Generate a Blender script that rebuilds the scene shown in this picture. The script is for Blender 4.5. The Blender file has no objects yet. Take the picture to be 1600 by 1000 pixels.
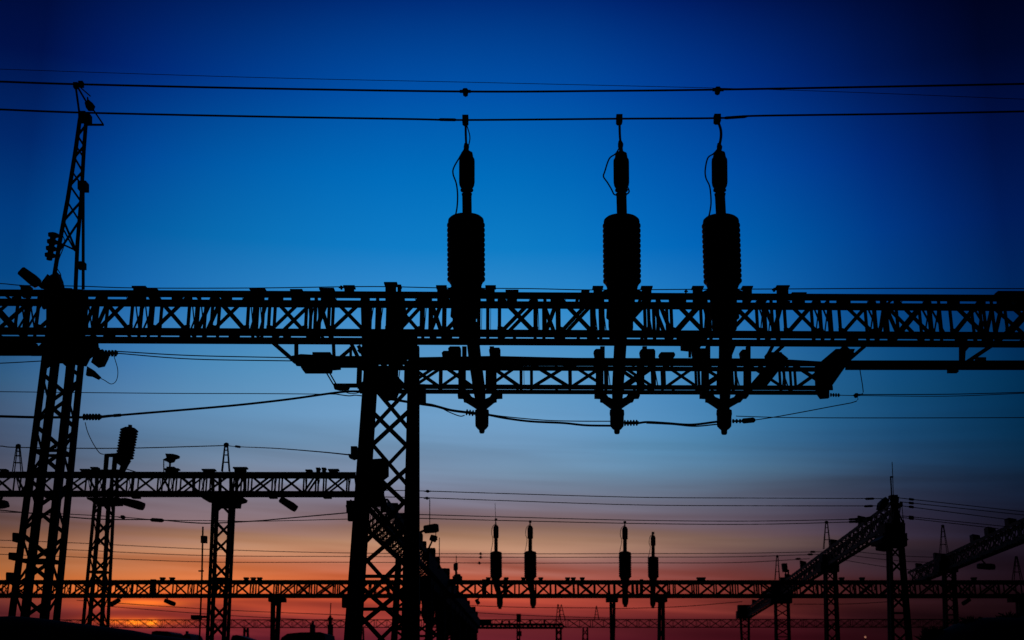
import bpy, math, random
from mathutils import Vector as V
S = bpy.context.scene
COL = S.collection
R = math.radians
# ------------------------------------------------------------------ camera
F = 1900.0                                  # focal length in photo pixels (1600 wide)
EYE = V((0, 0, 1.7))
PIT = math.atan(565 / F)
cp, sp = math.cos(PIT), math.sin(PIT)
cam = bpy.data.cameras.new('camera'); co = bpy.data.objects.new('camera', cam); COL.objects.link(co)
co.location = EYE; co.rotation_euler = (R(90) + PIT, 0, 0)
cam.lens = F / 1600 * 36; cam.sensor_width = 36; cam.clip_start = 0.1; cam.clip_end = 6000
cam.dof.use_dof = True; cam.dof.focus_distance = 28.5; cam.dof.aperture_fstop = 1.4
S.camera = co

def ray(x, y):
    a = (x - 800) / F; b = -(y - 500) / F
    return V((a, cp - b * sp, sp + b * cp))
def P(x, y, Y):
    d = ray(x, y); return EYE + d * (Y / d.y)
def PZ(x, y, z):
    d = ray(x, y); return EYE + d * ((z - EYE.z) / d.z)
def sc(x, y, Y):                            # photo pixels per metre there
    p = P(x, y, Y) - EYE
    return F / (p.y * cp + p.z * sp)
Z = V((0, 0, 1)); YV = V((0, 1, 0)); XV = V((1, 0, 0))

# ------------------------------------------------------------------ materials
def mat(name, base, rough, metal=0.0, nscale=6.0, amt=0.35, spec=0.3, bump=0.0):
    m = bpy.data.materials.new(name); m.use_nodes = True
    nt = m.node_tree; b = nt.nodes['Principled BSDF']
    tc = nt.nodes.new('ShaderNodeTexCoord')
    n = nt.nodes.new('ShaderNodeTexNoise'); n.inputs['Scale'].default_value = nscale; n.inputs['Detail'].default_value = 6
    nt.links.new(tc.outputs['Object'], n.inputs['Vector'])
    r = nt.nodes.new('ShaderNodeValToRGB')
    r.color_ramp.elements[0].position = 0.3; r.color_ramp.elements[1].position = 0.72
    r.color_ramp.elements[0].color = (*[c * (1 - amt) for c in base], 1)
    r.color_ramp.elements[1].color = (*[c * (1 + amt) for c in base], 1)
    nt.links.new(n.outputs['Fac'], r.inputs['Fac']); nt.links.new(r.outputs['Color'], b.inputs['Base Color'])
    b.inputs['Roughness'].default_value = rough; b.inputs['Metallic'].default_value = metal
    b.inputs['Specular IOR Level'].default_value = spec
    if bump:
        bp = nt.nodes.new('ShaderNodeBump'); bp.inputs['Strength'].default_value = bump
        nt.links.new(n.outputs['Fac'], bp.inputs['Height']); nt.links.new(bp.outputs['Normal'], b.inputs['Normal'])
    return m
M = {
    'steel': mat('weathered_steel', (0.014, 0.0115, 0.011), 0.85, 0.0, 5, 0.35, 0.08),
    'iron': mat('painted_iron', (0.014, 0.0125, 0.0125), 0.85, 0.0, 9, 0.3, 0.08),
    'porcelain': mat('brown_porcelain', (0.030, 0.014, 0.010), 0.6, 0.0, 3, 0.2, 0.15),
    'wire': mat('aged_conductor', (0.030, 0.030, 0.031), 0.75, 0.0, 12, 0.2, 0.2),
    'glass': mat('lamp_glass', (0.040, 0.042, 0.045), 0.35, 0.0, 5, 0.1, 0.3),
    'earth': mat('dark_earth', (0.016, 0.012, 0.009), 0.95, 0.0, 1.2, 0.5, 0.1, 0.6),
    'gravel': mat('grey_gravel', (0.090, 0.085, 0.080), 0.95, 0.0, 14, 0.5, 0.1, 0.8),
    'leaf': mat('dark_leaves', (0.018, 0.026, 0.011), 0.8, 0.0, 8, 0.4, 0.15),
    'render': mat('grey_render', (0.16, 0.15, 0.14), 0.9, 0.0, 3, 0.2, 0.15),
    'roof': mat('roof_sheet', (0.07, 0.05, 0.045), 0.85, 0.0, 4, 0.3, 0.15),
}

# ------------------------------------------------------------------ mesh builder
BASE = {}
class MB:
    def __init__(s): s.v = []; s.f = []; s.smooth = []; s.marks = []
    def mark(s): s.marks.append((len(s.v), len(s.f)))
    def hexa(s, p):                          # 8 points: bottom loop, top loop
        s.mark(); n = len(s.v); s.v += [V(q) for q in p]
        for q in ((0, 3, 2, 1), (4, 5, 6, 7), (0, 1, 5, 4), (1, 2, 6, 5), (2, 3, 7, 6), (3, 0, 4, 7)):
            s.f.append([n + i for i in q]); s.smooth.append(False)
        return s
    def extrude(s, loop, d):                 # closed loop of points swept along d
        s.mark(); n = len(s.v); k = len(loop); s.v += [V(q) for q in loop] + [V(q) + d for q in loop]
        s.f.append([n + i for i in range(k)][::-1]); s.f.append([n + k + i for i in range(k)])
        for i in range(k):
            j = (i + 1) % k; s.f.append([n + i, n + j, n + k + j, n + k + i])
        s.smooth += [False] * (k + 2); return s
    def bar(s, p, q, w, t, nrm):             # flat bar, width w across nrm, thickness t along nrm
        p = V(p); q = V(q); d = (q - p).normalized(); nrm = V(nrm)
        a = d.cross(nrm)
        if a.length < 1e-4: a = d.orthogonal()
        a.normalize(); b = a.cross(d).normalized()
        a *= w / 2; b *= t / 2
        return s.extrude([p - a - b, p + a - b, p + a + b, p - a + b], q - p)
    def ang(s, p, q, w, t, a, b, h=1.0):            # rolled angle section, flanges along a and b
        p = V(p); q = V(q); a = V(a).normalized(); b = V(b).normalized()
        return s.extrude([p, p + a * w, p + a * w + b * t, p + a * t + b * t, p + a * t + b * w * h, p + b * w * h], q - p)
    def ring(s, c, r, ax, n):
        ax = V(ax).normalized(); e = ax.cross(YV if abs(ax.y) < 0.9 else XV).normalized(); g = ax.cross(e)
        k = len(s.v)
        for i in range(n):
            w = 2 * math.pi * i / n; s.v.append(V(c) + e * (r * math.cos(w)) + g * (r * math.sin(w)))
        return k
    def lathe(s, rings, n=24):               # rings: (centre, radius)
        s.mark(); ax = V(rings[-1][0]) - V(rings[0][0]); ks = [s.ring(c, r, ax, n) for c, r in rings]
        for a, b in zip(ks, ks[1:]):
            for i in range(n):
                j = (i + 1) % n; s.f.append([a + i, a + j, b + j, b + i]); s.smooth.append(True)
        s.f.append([ks[0] + i for i in range(n)][::-1]); s.f.append([ks[-1] + i for i in range(n)]); s.smooth += [False, False]
        return s
    def tube(s, pts, r, n=6):
        s.mark(); pts = [V(p) for p in pts]; ks = []
        for i, p in enumerate(pts):
            d = pts[min(i + 1, len(pts) - 1)] - pts[max(i - 1, 0)]
            ks.append(s.ring(p, r, d, n))
        for a, b in zip(ks, ks[1:]):
            # align rings so the tube does not twist
            best = min(range(n), key=lambda o: (s.v[a] - s.v[b + o]).length)
            rev = (s.v[a + 1] - s.v[b + (best + 1) % n]).length > (s.v[a + 1] - s.v[b + (best - 1) % n]).length
            sg = -1 if rev else 1
            for i in range(n):
                j = (i + 1) % n
                s.f.append([a + i, a + j, b + (best + sg * j) % n, b + (best + sg * i) % n]); s.smooth.append(True)
        s.f.append([ks[0] + i for i in range(n)][::-1]); s.f.append([ks[-1] + i for i in range(n)]); s.smooth += [False, False]
        return s
    def px(s, loop, Y, depth):               # upright plate: outline at distance Y, real thickness depth
        return s.extrude([P(x, y, Y) for x, y in loop], YV * depth)
    def rect(s, x0, y0, x1, y1, Y, depth):
        return s.px([(x0, y0), (x1, y0), (x1, y1), (x0, y1)], Y, depth)
    def each(s, name, m, parent):           # every primitive becomes a part of its own
        ends = s.marks[1:] + [(len(s.v), len(s.f))]
        for (v0, f0), (v1, f1) in zip(s.marks, ends):
            b = MB(); b.v = s.v[v0:v1]; b.f = [[i - v0 for i in q] for q in s.f[f0:f1]]; b.smooth = s.smooth[f0:f1]
            b.build(name, m, parent)
    def build(s, name, m, parent=None, base=None):
        if base is None: base = BASE[parent] if parent else V((0, 0, 0))
        me = bpy.data.meshes.new(name); me.from_pydata([q - base for q in s.v], [], s.f)
        me.polygons.foreach_set('use_smooth', s.smooth); me.materials.append(M[m]); me.validate(); me.update()
        o = bpy.data.objects.new(name, me); COL.objects.link(o)
        if parent: o.parent = parent; BASE[o] = base
        else: o.location = base; BASE[o] = V(base)
        return o

def thing(name, label, cat, base, group=None):
    o = bpy.data.objects.new(name, None); COL.objects.link(o); o.location = base; BASE[o] = V(base)
    o.empty_display_size = 0.3
    return tag(o, label, cat, group)
def tag(o, label, cat, group=None):
    o['label'] = label; o['category'] = cat
    if group: o['group'] = group
    return o
def sub(o, parent): return o

def smooth_px(pts, per=8):                   # Catmull-Rom through 3-D points
    pts = [V(p) for p in pts]
    if len(pts) < 3:
        return [pts[0].lerp(pts[-1], i / per) for i in range(per + 1)]
    out = []
    q = [pts[0] * 2 - pts[1]] + pts + [pts[-1] * 2 - pts[-2]]
    for i in range(1, len(q) - 2):
        a, b, c, d = q[i - 1:i + 3]
        for k in range(per):
            t = k / per
            out.append(0.5 * ((2 * b) + (c - a) * t + (2 * a - 5 * b + 4 * c - d) * t * t + (3 * b - 3 * c + d - a) * t ** 3))
    out.append(pts[-1]); return out

# ------------------------------------------------------------------ lattice parts
def truss(par, A, B, H, D, k, cw, lw, seed, plan=1.1, name='beam', pats=None, diag=True, hf=.4, backx=1.0, gus=False):
    """box truss: front top chord A-B, height H, depth D along k; returns the bracing part with four chord sub-parts"""
    rnd = random.Random(seed); u = (B - A); L = u.length; u = u.normalized(); t = max(0.012, cw * 0.1)
    def c(s, top, back): return A + u * s + (V((0, 0, 0)) if top else -Z * H) + (k * D if back else V((0, 0, 0)))
    mb = MB(); s = 0.0; i = 0
    pats = pats or [('X', .74), ('N', .30), ('D', .46)]
    e = cw * 0.5
    while s < L - 0.3:
        ty, w = pats[i % len(pats)]; w *= rnd.uniform(.93, 1.07); i += 1
        s1 = min(s + w, L)
        for back in (0, 1):
            off = k * (0.03 if back else 0.0)
            f = k * (-0.012 if back else 0.012) + k * t * (-1 if back else 1)
            lo = Z * e; hi = -Z * e
            p00, p01, p10, p11 = c(s, 0, back) + lo + f, c(s, 1, back) + hi + f, c(s1, 0, back) + lo + f, c(s1, 1, back) + hi + f
            g = k * (0.016 if not back else -0.016)
            if ty in 'XV' and back and rnd.random() > backx:
                if rnd.random() < .5: mb.bar(p00 + g * 2, p11 + g * 2, lw * .9, .012, k)
            elif ty in 'XV':
                mb.bar(p00 + g * 2, p11 + g * 2, lw * rnd.uniform(.85, 1.15), .012, k)
                mb.bar(p01 + g * 3.2, p10 + g * 3.2, lw * rnd.uniform(.85, 1.15), .012, k)
            elif ty == 'D':
                a_, b_ = (p00, p11) if rnd.random() < .5 else (p01, p10)
                mb.bar(a_ + g * 2, b_ + g * 2, lw, .012, k)
            mb.bar(p00 + g * .8, p01 + g * .8, lw * .8, .012, k)
        if gus and ty == 'X':                 # gusset plates where the diagonals meet the chords
            for top in (0, 1):
                for ss, sg in ((s, 1), (s1, -1)):
                    q = c(ss, top, 0) + k * .03 + (-Z if top else Z) * cw
                    d_ = (-Z if top else Z)
                    mb.extrude([q - u * sg * .05, q + u * sg * .17, q + u * sg * .10 + d_ * .07, q + d_ * .10, q - u * sg * .05 + d_ * .08], k * .012)
        if ty in 'ND':                        # cross frame between the two faces
            mb.bar(c(s, 1, 0) + u * .03 - Z * e, c(s, 0, 1) + u * .03 + Z * e, lw * .75, .012, u)
            if ty == 'N': mb.bar(c(s, 0, 0) + u * .07 + Z * e, c(s, 1, 1) + u * .07 - Z * e, lw * .75, .012, u)
        s = s1
    s = rnd.uniform(0, .4); flip = False       # lacing in the top and bottom planes
    while s < L - plan:
        for top in (0, 1):
            z = -Z * (t + .008) if top else Z * (t + .008)
            a_, b_ = c(s, top, flip) + z, c(s + plan, top, not flip) + z
            if diag: mb.bar(a_, b_, lw * .9, .012, Z)
            mb.bar(c(s, top, 0) + z * 1.9, c(s, top, 1) + z * 1.9, lw * .8, .012, Z)
        s += plan; flip = not flip
    beam = mb.build(name, 'steel', par)
    for top in (0, 1):
        for back in (0, 1):
            MB().ang(c(0, top, back), c(L, top, back), cw, t, -Z if top else Z, -k if back else k, hf).build('chord', 'steel', beam)
    return beam, c

def column(par, FLt, FRt, FLb, FRb, Dt, Db, lw, pitch, bw, seed, k=YV, name='column', ground=True, flip=False, inset=(0, 0, 0, 0), double=False):
    """four-legged lattice column; the given lower points are run on down to the ground"""
    rnd = random.Random(seed)
    def down(t, b):
        if not ground: return b
        f = (t.z - 0.0) / (t.z - b.z); return t + (b - t) * f
    def dd(t, b): 
        if not ground: return Db
        return Dt + (Db - Dt) * (t.z / (t.z - b.z))
    D2 = dd(FLt, FLb); FLb, FRb = down(FLt, FLb), down(FRt, FRb)
    top = [FLt, FRt, FRt + k * Dt, FLt + k * Dt]; bot = [FLb, FRb, FRb + k * D2, FLb + k * D2]
    sd = (FRt - FLt).normalized()
    top[3] += sd * inset[0]; top[2] -= sd * inset[1]; bot[3] += sd * inset[2]; bot[2] -= sd * inset[3]
    def at(i, f): return top[i].lerp(bot[i], f)
    h = (top[0] - bot[0]).length; n = max(3, round(h / pitch)); t = max(.012, lw * .1)
    mb = MB()
    side = (FRt - FLt).normalized()
    for fi, (a, b, nrm) in enumerate(((0, 1, k), (3, 2, k), (0, 3, side), (1, 2, side))):
        for j in range(n):
            f0, f1 = j / n, (j + 1) / n
            if double and fi == 1: f0, f1 = min(1, f0 + .5 / n), min(1, f1 + .5 / n)
            if f1 - f0 < .6 / n: continue
            odd = (j + (1 if fi in (1, 3) else 0) + (1 if flip else 0)) % 2
            i0, i1 = (a, b) if odd else (b, a)
            sgn = (0.02 + t) * (1 if fi in (0, 2) else -1)
            ins = (at(i1, f1) - at(i0, f0)).normalized() * lw * .35
            mb.bar(at(i0, f0) + nrm * sgn + ins, at(i1, f1) + nrm * sgn - ins, bw * rnd.uniform(.9, 1.1), .012, nrm)
            if double and fi in (0, 1):
                i0, i1 = i1, i0; ins = (at(i1, f1) - at(i0, f0)).normalized() * lw * .35
                mb.bar(at(i0, f0) + nrm * (sgn * 2) + ins, at(i1, f1) + nrm * (sgn * 2) - ins, bw * rnd.uniform(.9, 1.1), .012, nrm)
            if j % 4 == 3:
                q = (at(b, f1) - at(a, f1)).normalized() * lw * .3
                mb.bar(at(a, f1) + nrm * sgn * 1.7 + q, at(b, f1) + nrm * sgn * 1.7 - q, bw * .8, .012, nrm)
    col = mb.build(name, 'steel', par)
    for i in range(4):
        sx = side if i in (0, 3) else -side; sk = k if i in (0, 1) else -k
        MB().ang(top[i], bot[i], lw, t, sx, sk).build('leg', 'steel', col)
    return col, at

def colpx(par, xl, xr, yt, xlb, xrb, yb, Y, Dt, Db, lw, pitch, bw, seed, outline=True, **kw):
    if outline:                               # photo columns are the outer silhouette: the far legs show further in
        def fit(l, r, D):
            return (l + (l - 800) * D / Y if l > 800 else l), (r - (800 - r) * D / Y if r < 800 else r)
        (xl, xr), (xlb, xrb) = fit(xl, xr, Dt), fit(xlb, xrb, Db)
    return column(par, P(xl, yt, Y), P(xr, yt, Y), P(xlb, yb, Y), P(xrb, yb, Y), Dt, Db, lw, pitch, bw, seed, **kw)

def spike(par, xt, yt, xl, xr, yb, Y, r=.022, name='lightning_spike'):
    s = sc(xt, yt, Y); hw = (xr - xl) / 2 / s
    t = P(xt, yt, Y); b = P((xl + xr) / 2, yb, Y); mb = MB()
    for sx, sy in ((-1, -1), (1, -1), (1, 1), (-1, 1)):
        mb.tube([b + V((sx * hw, sy * hw * .6, 0)), t + V((sx * .05, sy * .05, 0))], r, 5)
    for f in (.35, .62, .8):
        q = [b.lerp(t, f) + V((sx * (hw * (1 - f) + .05 * f), sy * (hw * .6 * (1 - f) + .05 * f), 0)) for sx, sy in ((-1, -1), (1, -1), (1, 1), (-1, 1))]
        mb.tube(q + [q[0]], r * .7, 4)
        mb.tube([q[0], q[2]], r * .5, 4)
    mb.lathe([(t - Z * .10, .07), (t - Z * .02, .11), (t + Z * .05, .10), (t + Z * .09, .03)], 8)
    return mb.build(name, 'steel', par)

def lug(par, x0, y0, x1, y1, Y, depth, name='bracket'):
    mb = MB().rect(x0, y0, x1, y1, Y, depth)
    w = x1 - x0
    mb.rect(x0 - w * .14, y0 - .6, x1 + w * .14, y0 + 1.6, Y - .02, depth + .04)
    return mb.build(name, 'iron', par)

def floodlight(x, y, Y, w, h, tilt, mount, label, group='floodlights on the gantries'):
    """round-cornered floodlight: w,h pixels of the housing, tilt degrees, mount = pixel point of the bracket"""
    c = P(x, y, Y); s = sc(x, y, Y); L = w / s; Hh = h / s; a = R(tilt)
    ux = V((math.cos(a), .0, -math.sin(a))).normalized(); uz = V((math.sin(a), 0, math.cos(a)))
    root = thing('floodlight', label, 'floodlight', P(mount[0], mount[1], Y), group)
    mb = MB(); loop = []
    for f, g in ((-.5, -.30), (-.44, -.46), (.30, -.5), (.5, -.44), (.5, .44), (.30, .5), (-.44, .40), (-.5, .26)):
        loop.append(c + ux * L * f + uz * Hh * g - YV * Hh * .45)
    mb.extrude(loop, YV * Hh * .9); mb.build('housing', 'iron', root)
    g = c + ux * L * .5
    MB().lathe([(g, Hh * .44), (g + ux * L * .05, Hh * .46), (g + ux * L * .07, Hh * .38)], 14).build('lens', 'glass', root)
    m = P(mount[0], mount[1], Y); r = max(.02, Hh * .09)
    y0 = c - YV * Hh * .55; y1 = c + YV * Hh * .55
    MB().tube([y0, y0 + (m - c) * .45, y1 + (m - c) * .45, y1], r, 5).build('yoke', 'iron', root)
    MB().tube([c + (m - c) * .45 - YV * Hh * .3, m + YV * .05], r * 1.6, 6).build('arm', 'iron', root)
    return root

# ------------------------------------------------------------------ lathe helper in photo pixels
def lathe_px(mb, prof, Y, n=28):
    return mb.lathe([(P(x, y, Y), hw / sc(x, y, Y)) for x, y, hw in prof], n)
def ribs(x0, y0, x1, y1, n, r_out, r_in, cap=True):
    """profile of a shedded insulator from the top point to the bottom point"""
    pr = []
    for i in range(n):
        for f, r in ((.0, r_in), (.13, r_in + (r_out - r_in) * .75), (.30, r_out), (.52, r_out), (.70, r_in + (r_out - r_in) * .75), (.85, r_in)):
            t = (i + f) / n; pr.append((x0 + (x1 - x0) * t, y0 + (y1 - y0) * t, r))
    return pr
def string_px(mb, x0, y0, x1, y1, Y, n, r_out, r_in):
    pr = []
    for i in range(n):
        for f, r in ((.0, r_in), (.15, r_out), (.55, r_out * .9), (.62, r_in)):
            t = (i + f) / n; pr.append((x0 + (x1 - x0) * t, y0 + (y1 - y0) * t, r))
    pr.append((x1, y1, r_in)); return lathe_px(mb, pr, Y, 12)

def wire(pts, r, label, Y=None, group='overhead lines', per=8, clamps=(), strings=(), spans=()):
    """conductor through photo points (x, y[, Y]); clamps and insulator strings become its parts"""
    q = [P(p[0], p[1], p[2] if len(p) > 2 else Y) for p in pts]
    root = MB().tube(smooth_px(q, per), r, 6).build('overhead_wire', 'wire', None, q[0])
    tag(root, label, 'wire', group)
    for x, y, hw, hh, yy in clamps:
        mb = MB(); s = sc(x, y, yy); d = hw / s
        mb.px([(x - hw, y - hh * .6), (x - hw * .6, y - hh), (x + hw * .6, y - hh), (x + hw, y - hh * .5), (x + hw * .8, y + hh * .7), (x, y + hh), (x - hw * .8, y + hh * .6)], yy - d, d * 2)
        mb.lathe([(P(x - hw * 1.9, y + .3, yy), r * 1.5), (P(x + hw * 1.9, y + .3, yy), r * 1.5)], 8)
        mb.each('clamp', 'iron', root)
    for x0, y0, x1, y1, yy, n, ro, ri in strings:
        string_px(MB(), x0, y0, x1, y1, yy, n, ro, ri).build('insulator', 'porcelain', root) if False else None
        m2 = MB(); string_px(m2, x0, y0, x1, y1, yy, n, ro, ri); m2.build('insulator', 'porcelain', root)
    for x0, y0, x1, y1, yy, hw in spans:
        m2 = MB(); lathe_px(m2, [(x0, y0, hw * .5), (x0 + (x1 - x0) * .12, y0 + (y1 - y0) * .12, hw), (x0 + (x1 - x0) * .88, y0 + (y1 - y0) * .88, hw), (x1, y1, hw * .5)], yy, 10); m2.build('sleeve', 'iron', root)
    return root

# ================================================================== MAIN GANTRY (27 m away)
YN = 27.0
zt = P(0, 452, YN).z
A = PZ(-120, 451.4, zt); B = PZ(1720, 461.2, zt)
Hn = zt - P(0, 522, YN).z
kN = V((-(B - A).normalized().y, (B - A).normalized().x, 0))
DN = .78
def YA(x):                                    # distance of the near face at photo column x
    return A.y + (B.y - A.y) * ((x + 120) / 1840)
def ty(x): return 451.4 + (x + 120) / 1840 * 9.8   # its top edge in the photo
main = thing('steel_gantry', 'nearest and largest black lattice gantry, its double beam carrying three tall insulator bushings', 'gantry', V((P(612, 1000, YN).x, YN + .4, 0)))
beam, cN = truss(main, A, B, Hn, DN, kN, .17, .10, 11, plan=1.5, diag=False, backx=.12, gus=True, pats=[('X', .82), ('N', .20), ('D', .32), ('X', .86), ('N', .22), ('N', .26)])
for x0, y0, x1, hh in ((208, 447, 225, 22), (232, 450, 243, 16), (392, 450, 411, 20), (501, 450, 519, 20), (538, 446, 552, 14), (602, 441, 618, 32),
                       (621, 445, 626, 14), (683, 446, 696, 26), (760, 446, 773, 22), (792, 453, 808, 24), (910, 453, 920, 14), (928, 447, 941, 24),
                       (1004, 447, 1018, 22), (1084, 447, 1098, 22), (1162, 447, 1175, 22), (1216, 446, 1232, 26), (1240, 457, 1258, 16),
                       (1562, 455, 1581, 20), (1586, 455, 1606, 22), (32, 446, 44, 16), (455, 452, 470, 18)):
    lug(beam, x0, y0, x1, y0 + hh, YA((x0 + x1) / 2) - .05, .2)
# bolted splice plates on the chords
mb = MB()
for x in (150, 268, 345, 430, 466, 660, 705, 860, 905, 1045, 1060, 1310, 1375, 1480, 1530):
    w = random.Random(x).uniform(10, 20)
    mb.rect(x, ty(x) + 6, x + w, ty(x) + 22, YA(x) + .02, .02)
    mb.rect(x + 12, ty(x) + 60, x + 12 + w, ty(x) + 80, YA(x) + .02, .02)
mb.each('splice_plate', 'steel', beam)

# left column and its head
colL, _ = colpx(main, 67, 117, 540, 11, 72, 975, YN, .72, .82, .16, .60, .09, 3, outline=False)
mb = MB()
mb.px([(72, 455), (80, 449), (112, 450), (121, 458), (121, 556), (112, 562), (72, 560)], YN - .06, .05)
mb.px([(80, 450), (128, 452), (134, 470), (132, 545), (140, 560), (134, 572), (90, 566)], YN + .62, .05)
mb.px([(66, 528), (150, 524), (152, 540), (148, 552), (128, 566), (70, 566)], YN + .2, .12)
mb.px([(60, 462), (84, 452), (84, 476), (66, 482)], YN + .1, .1)
mb.px([(122, 486), (136, 492), (136, 512), (122, 522)], YN + .1, .1)
mb.each('gusset_plate', 'steel', colL)
MB().rect(-10, 533, 52, 551, YN + .3, .3).rect(44, 540, 72, 553, YN + .3, .2).build('platform', 'steel', colL)
mb = MB()
for a, b, w in (((52, 553), (74, 530), 4), ((8, 528), (20, 540), 4), ((30, 528), (34, 538), 4)):
    mb.bar(P(*a, YN + .25), P(*b, YN + .25), w / 67, .05, YV)
mb.each('platform_strut', 'steel', colL)
# lightning mast standing on the left end
mast = MB()
def seg(a, b, w, Y=YN + .3, mbx=None, t=.05): (mbx or mast).bar(P(*a, Y), P(*b, Y), w / 67, t, YV)
for a, b in (((84, 432), (105, 318)), ((105, 318), (126, 182)), ):
    pass
Lp = [(82, 448), (93, 380), (106, 310), (118, 235), (125, 185)]
Rp = [(118, 452), (121, 380), (127, 310), (131, 235), (135, 182)]
R2p = [(130, 452), (130, 400), (130, 345), (130, 300)]
for lp, yy, w in ((Lp, YN + .25, 6), (Rp, YN + .25, 5.5), (R2p, YN + .75, 4)):
    for a, b in zip(lp, lp[1:]): seg(a, b, w, yy)
def lerp_path(p, y):
    for a, b in zip(p, p[1:]):
        if (a[1] - y) * (b[1] - y) <= 0:
            f = (y - a[1]) / (b[1] - a[1]); return (a[0] + (b[0] - a[0]) * f, y)
ys = [395, 345, 315, 290, 268, 246, 228, 212, 196]
for i, (a, b) in enumerate(zip(ys, ys[1:])):
    p, q = (Lp, Rp) if i % 2 else (Rp, Lp)
    seg(lerp_path(p, a), lerp_path(q, b), 3, YN + .29)
    if i in (0, 1, 3, 5): seg(lerp_path(q, a), lerp_path(p, b), 2.6, YN + .33)
seg((94, 380), (116, 390), 2.4); seg((100, 360), (117, 392), 2.2)
mastO = mast.build('lightning_mast', 'steel', main)
m2 = MB(); seg((118, 133), (125, 184), 2.6, YN + .3, m2); seg((119, 132), (140, 168), 2.8, YN + .34, m2); seg((126, 137), (141, 150), 1.6, YN + .38, m2)
seg((138, 160), (161, 194), 2.4, YN + .3, m2); seg((135, 195), (162, 195), 2.6, YN + .34, m2); seg((137, 152), (137, 168), 1.6, YN + .4, m2)
m2.build('mast_arm', 'steel', mastO)
m2 = MB(); m2.rect(122, 173, 133, 187, YN + .2, .22); m2.rect(129, 177, 140, 190, YN + .3, .2); m2.rect(121, 282, 134, 295, YN + .2, .25)
m2.px([(132, 160), (138, 155), (145, 161), (142, 168), (134, 168)], YN + .2, .2)
m2.rect(114, 128, 121, 136, YN + .25, .12); m2.rect(122, 126, 129, 134, YN + .28, .12); m2.rect(120, 408, 131, 418, YN + .5, .2)
m2.each('clamp', 'iron', mastO)
m2 = MB(); string_px(m2, 84, 364, 77, 406, YN + .1, 4, 8.5, 4.5); m2.build('insulator', 'porcelain', mastO)
m2 = MB(); m2.px([(78, 430), (88, 424), (92, 434), (96, 452), (78, 452)], YN + .2, .3); m2.px([(60, 447), (74, 428), (80, 432), (76, 452)], YN + .25, .2); m2.build('foot', 'iron', mastO)
m2 = MB(); m2.tube(smooth_px([P(*q, YN + .1) for q in ((97, 366), (101, 380), (92, 405), (89, 418), (95, 430), (93, 442))]), .012, 5); m2.build('loop_lead', 'wire', mastO)

# middle column
colM, atM = colpx(main, 571, 654.5, 540, 537, 655, 1000, YN, .80, 1.05, .21, 1.22, .095, 5, outline=False, inset=(.03, .10, .06, .34), double=True)
mb = MB()
mb.px([(575, 522), (652, 522), (652, 545), (646, 560), (572, 572), (568, 552)], YN - .05, .06)
mb.px([(574, 572), (612, 572), (626, 606), (620, 622), (600, 628), (582, 600), (574, 600)], YN + .1, .06)
mb.px([(606, 456), (632, 462), (636, 498), (626, 524), (600, 524), (608, 500)], YN - .06, .05)
mb.px([(563, 455), (575, 480), (580, 560), (572, 574), (566, 560)], YN + .75, .06)
mb.px([(634, 600), (664, 600), (664, 624), (640, 624)], YN + .1, .4)
mb.px([(553, 745), (600, 718), (606, 724), (606, 742), (598, 748), (599, 772), (606, 790), (560, 790)], YN + .35, .25)
mb.px([(571, 718), (598, 716), (606, 724), (606, 740), (580, 752), (562, 746)], YN + .0, .2)
mb.each('gusset_plate', 'steel', colM)
mb = MB()
for a, b in (((560, 540), (578, 575)), ((548, 535), (560, 560)), ((585, 530), (560, 550)), ((640, 545), (622, 572))):
    mb.bar(P(*a, YN + .4), P(*b, YN + .4), .09, .05, YV)
mb.each('knee_brace', 'steel', colM)
mb = MB(); mb.rect(541, 782, 553, 800, YN + .5, .3); mb.px([(540, 790), (548, 780), (554, 786), (552, 806), (543, 803)], YN + .2, .2); mb.rect(543, 803, 551, 813, YN + .25, .2)
mb.build('cable_box', 'iron', colM)
mb = MB(); mb.rect(534, 933, 541, 949, YN + .3, .25); mb.build('junction_box', 'iron', colM)

# lower truss hung below the beam, between the columns
YL = YN + .10
zl = P(655, 563, YL).z
A2 = P(560, 563, YL); B2 = PZ(1300, 564, zl)
Hl = zl - P(655, 607, YL).z
low, cL = truss(main, A2, V((B2.x, A2.y + .15, zl)), Hl, .52, YV, .105, .08, 23, plan=.9, diag=False, backx=.2, name='lower_beam', pats=[('X', .80), ('N', .24), ('X', .84), ('X', .82), ('N', .3)])
MB().px([(655, 558), (770, 556), (900, 559), (1205, 560), (1290, 565), (1290, 571), (655, 570)], YL + .16, .10).build('walkway', 'steel', low)
MB().px([(1274, 572), (1306, 545), (1336, 545), (1332, 556), (1296, 600), (1296, 621), (1283, 622), (1276, 612)], YL - .02, .12).px([(1283, 566), (1322, 540), (1336, 552), (1298, 606)], YL + .55, .1).px([(1222, 552), (1232, 560), (1196, 606), (1170, 606), (1176, 596), (1202, 566)], YL + .1, .12).each('end_frame', 'steel', low)
mb = MB()
for x in (722, 765, 938, 1004, 1103, 1166): mb.rect(x, 541, x + 7, 568, YL + .05, .09)
for a, b in (((1186, 575), (1224, 540)), ((1296, 566), (1320, 541)), ((1322, 566), (1351, 541)), ((1197, 560), (1207, 541)), ((1320, 541), (1326, 562))):
    mb.bar(P(*a, YL + .1), P(*b, YL + .1), .08, .05, YV)
mb.each('hanger', 'steel', low)
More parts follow.
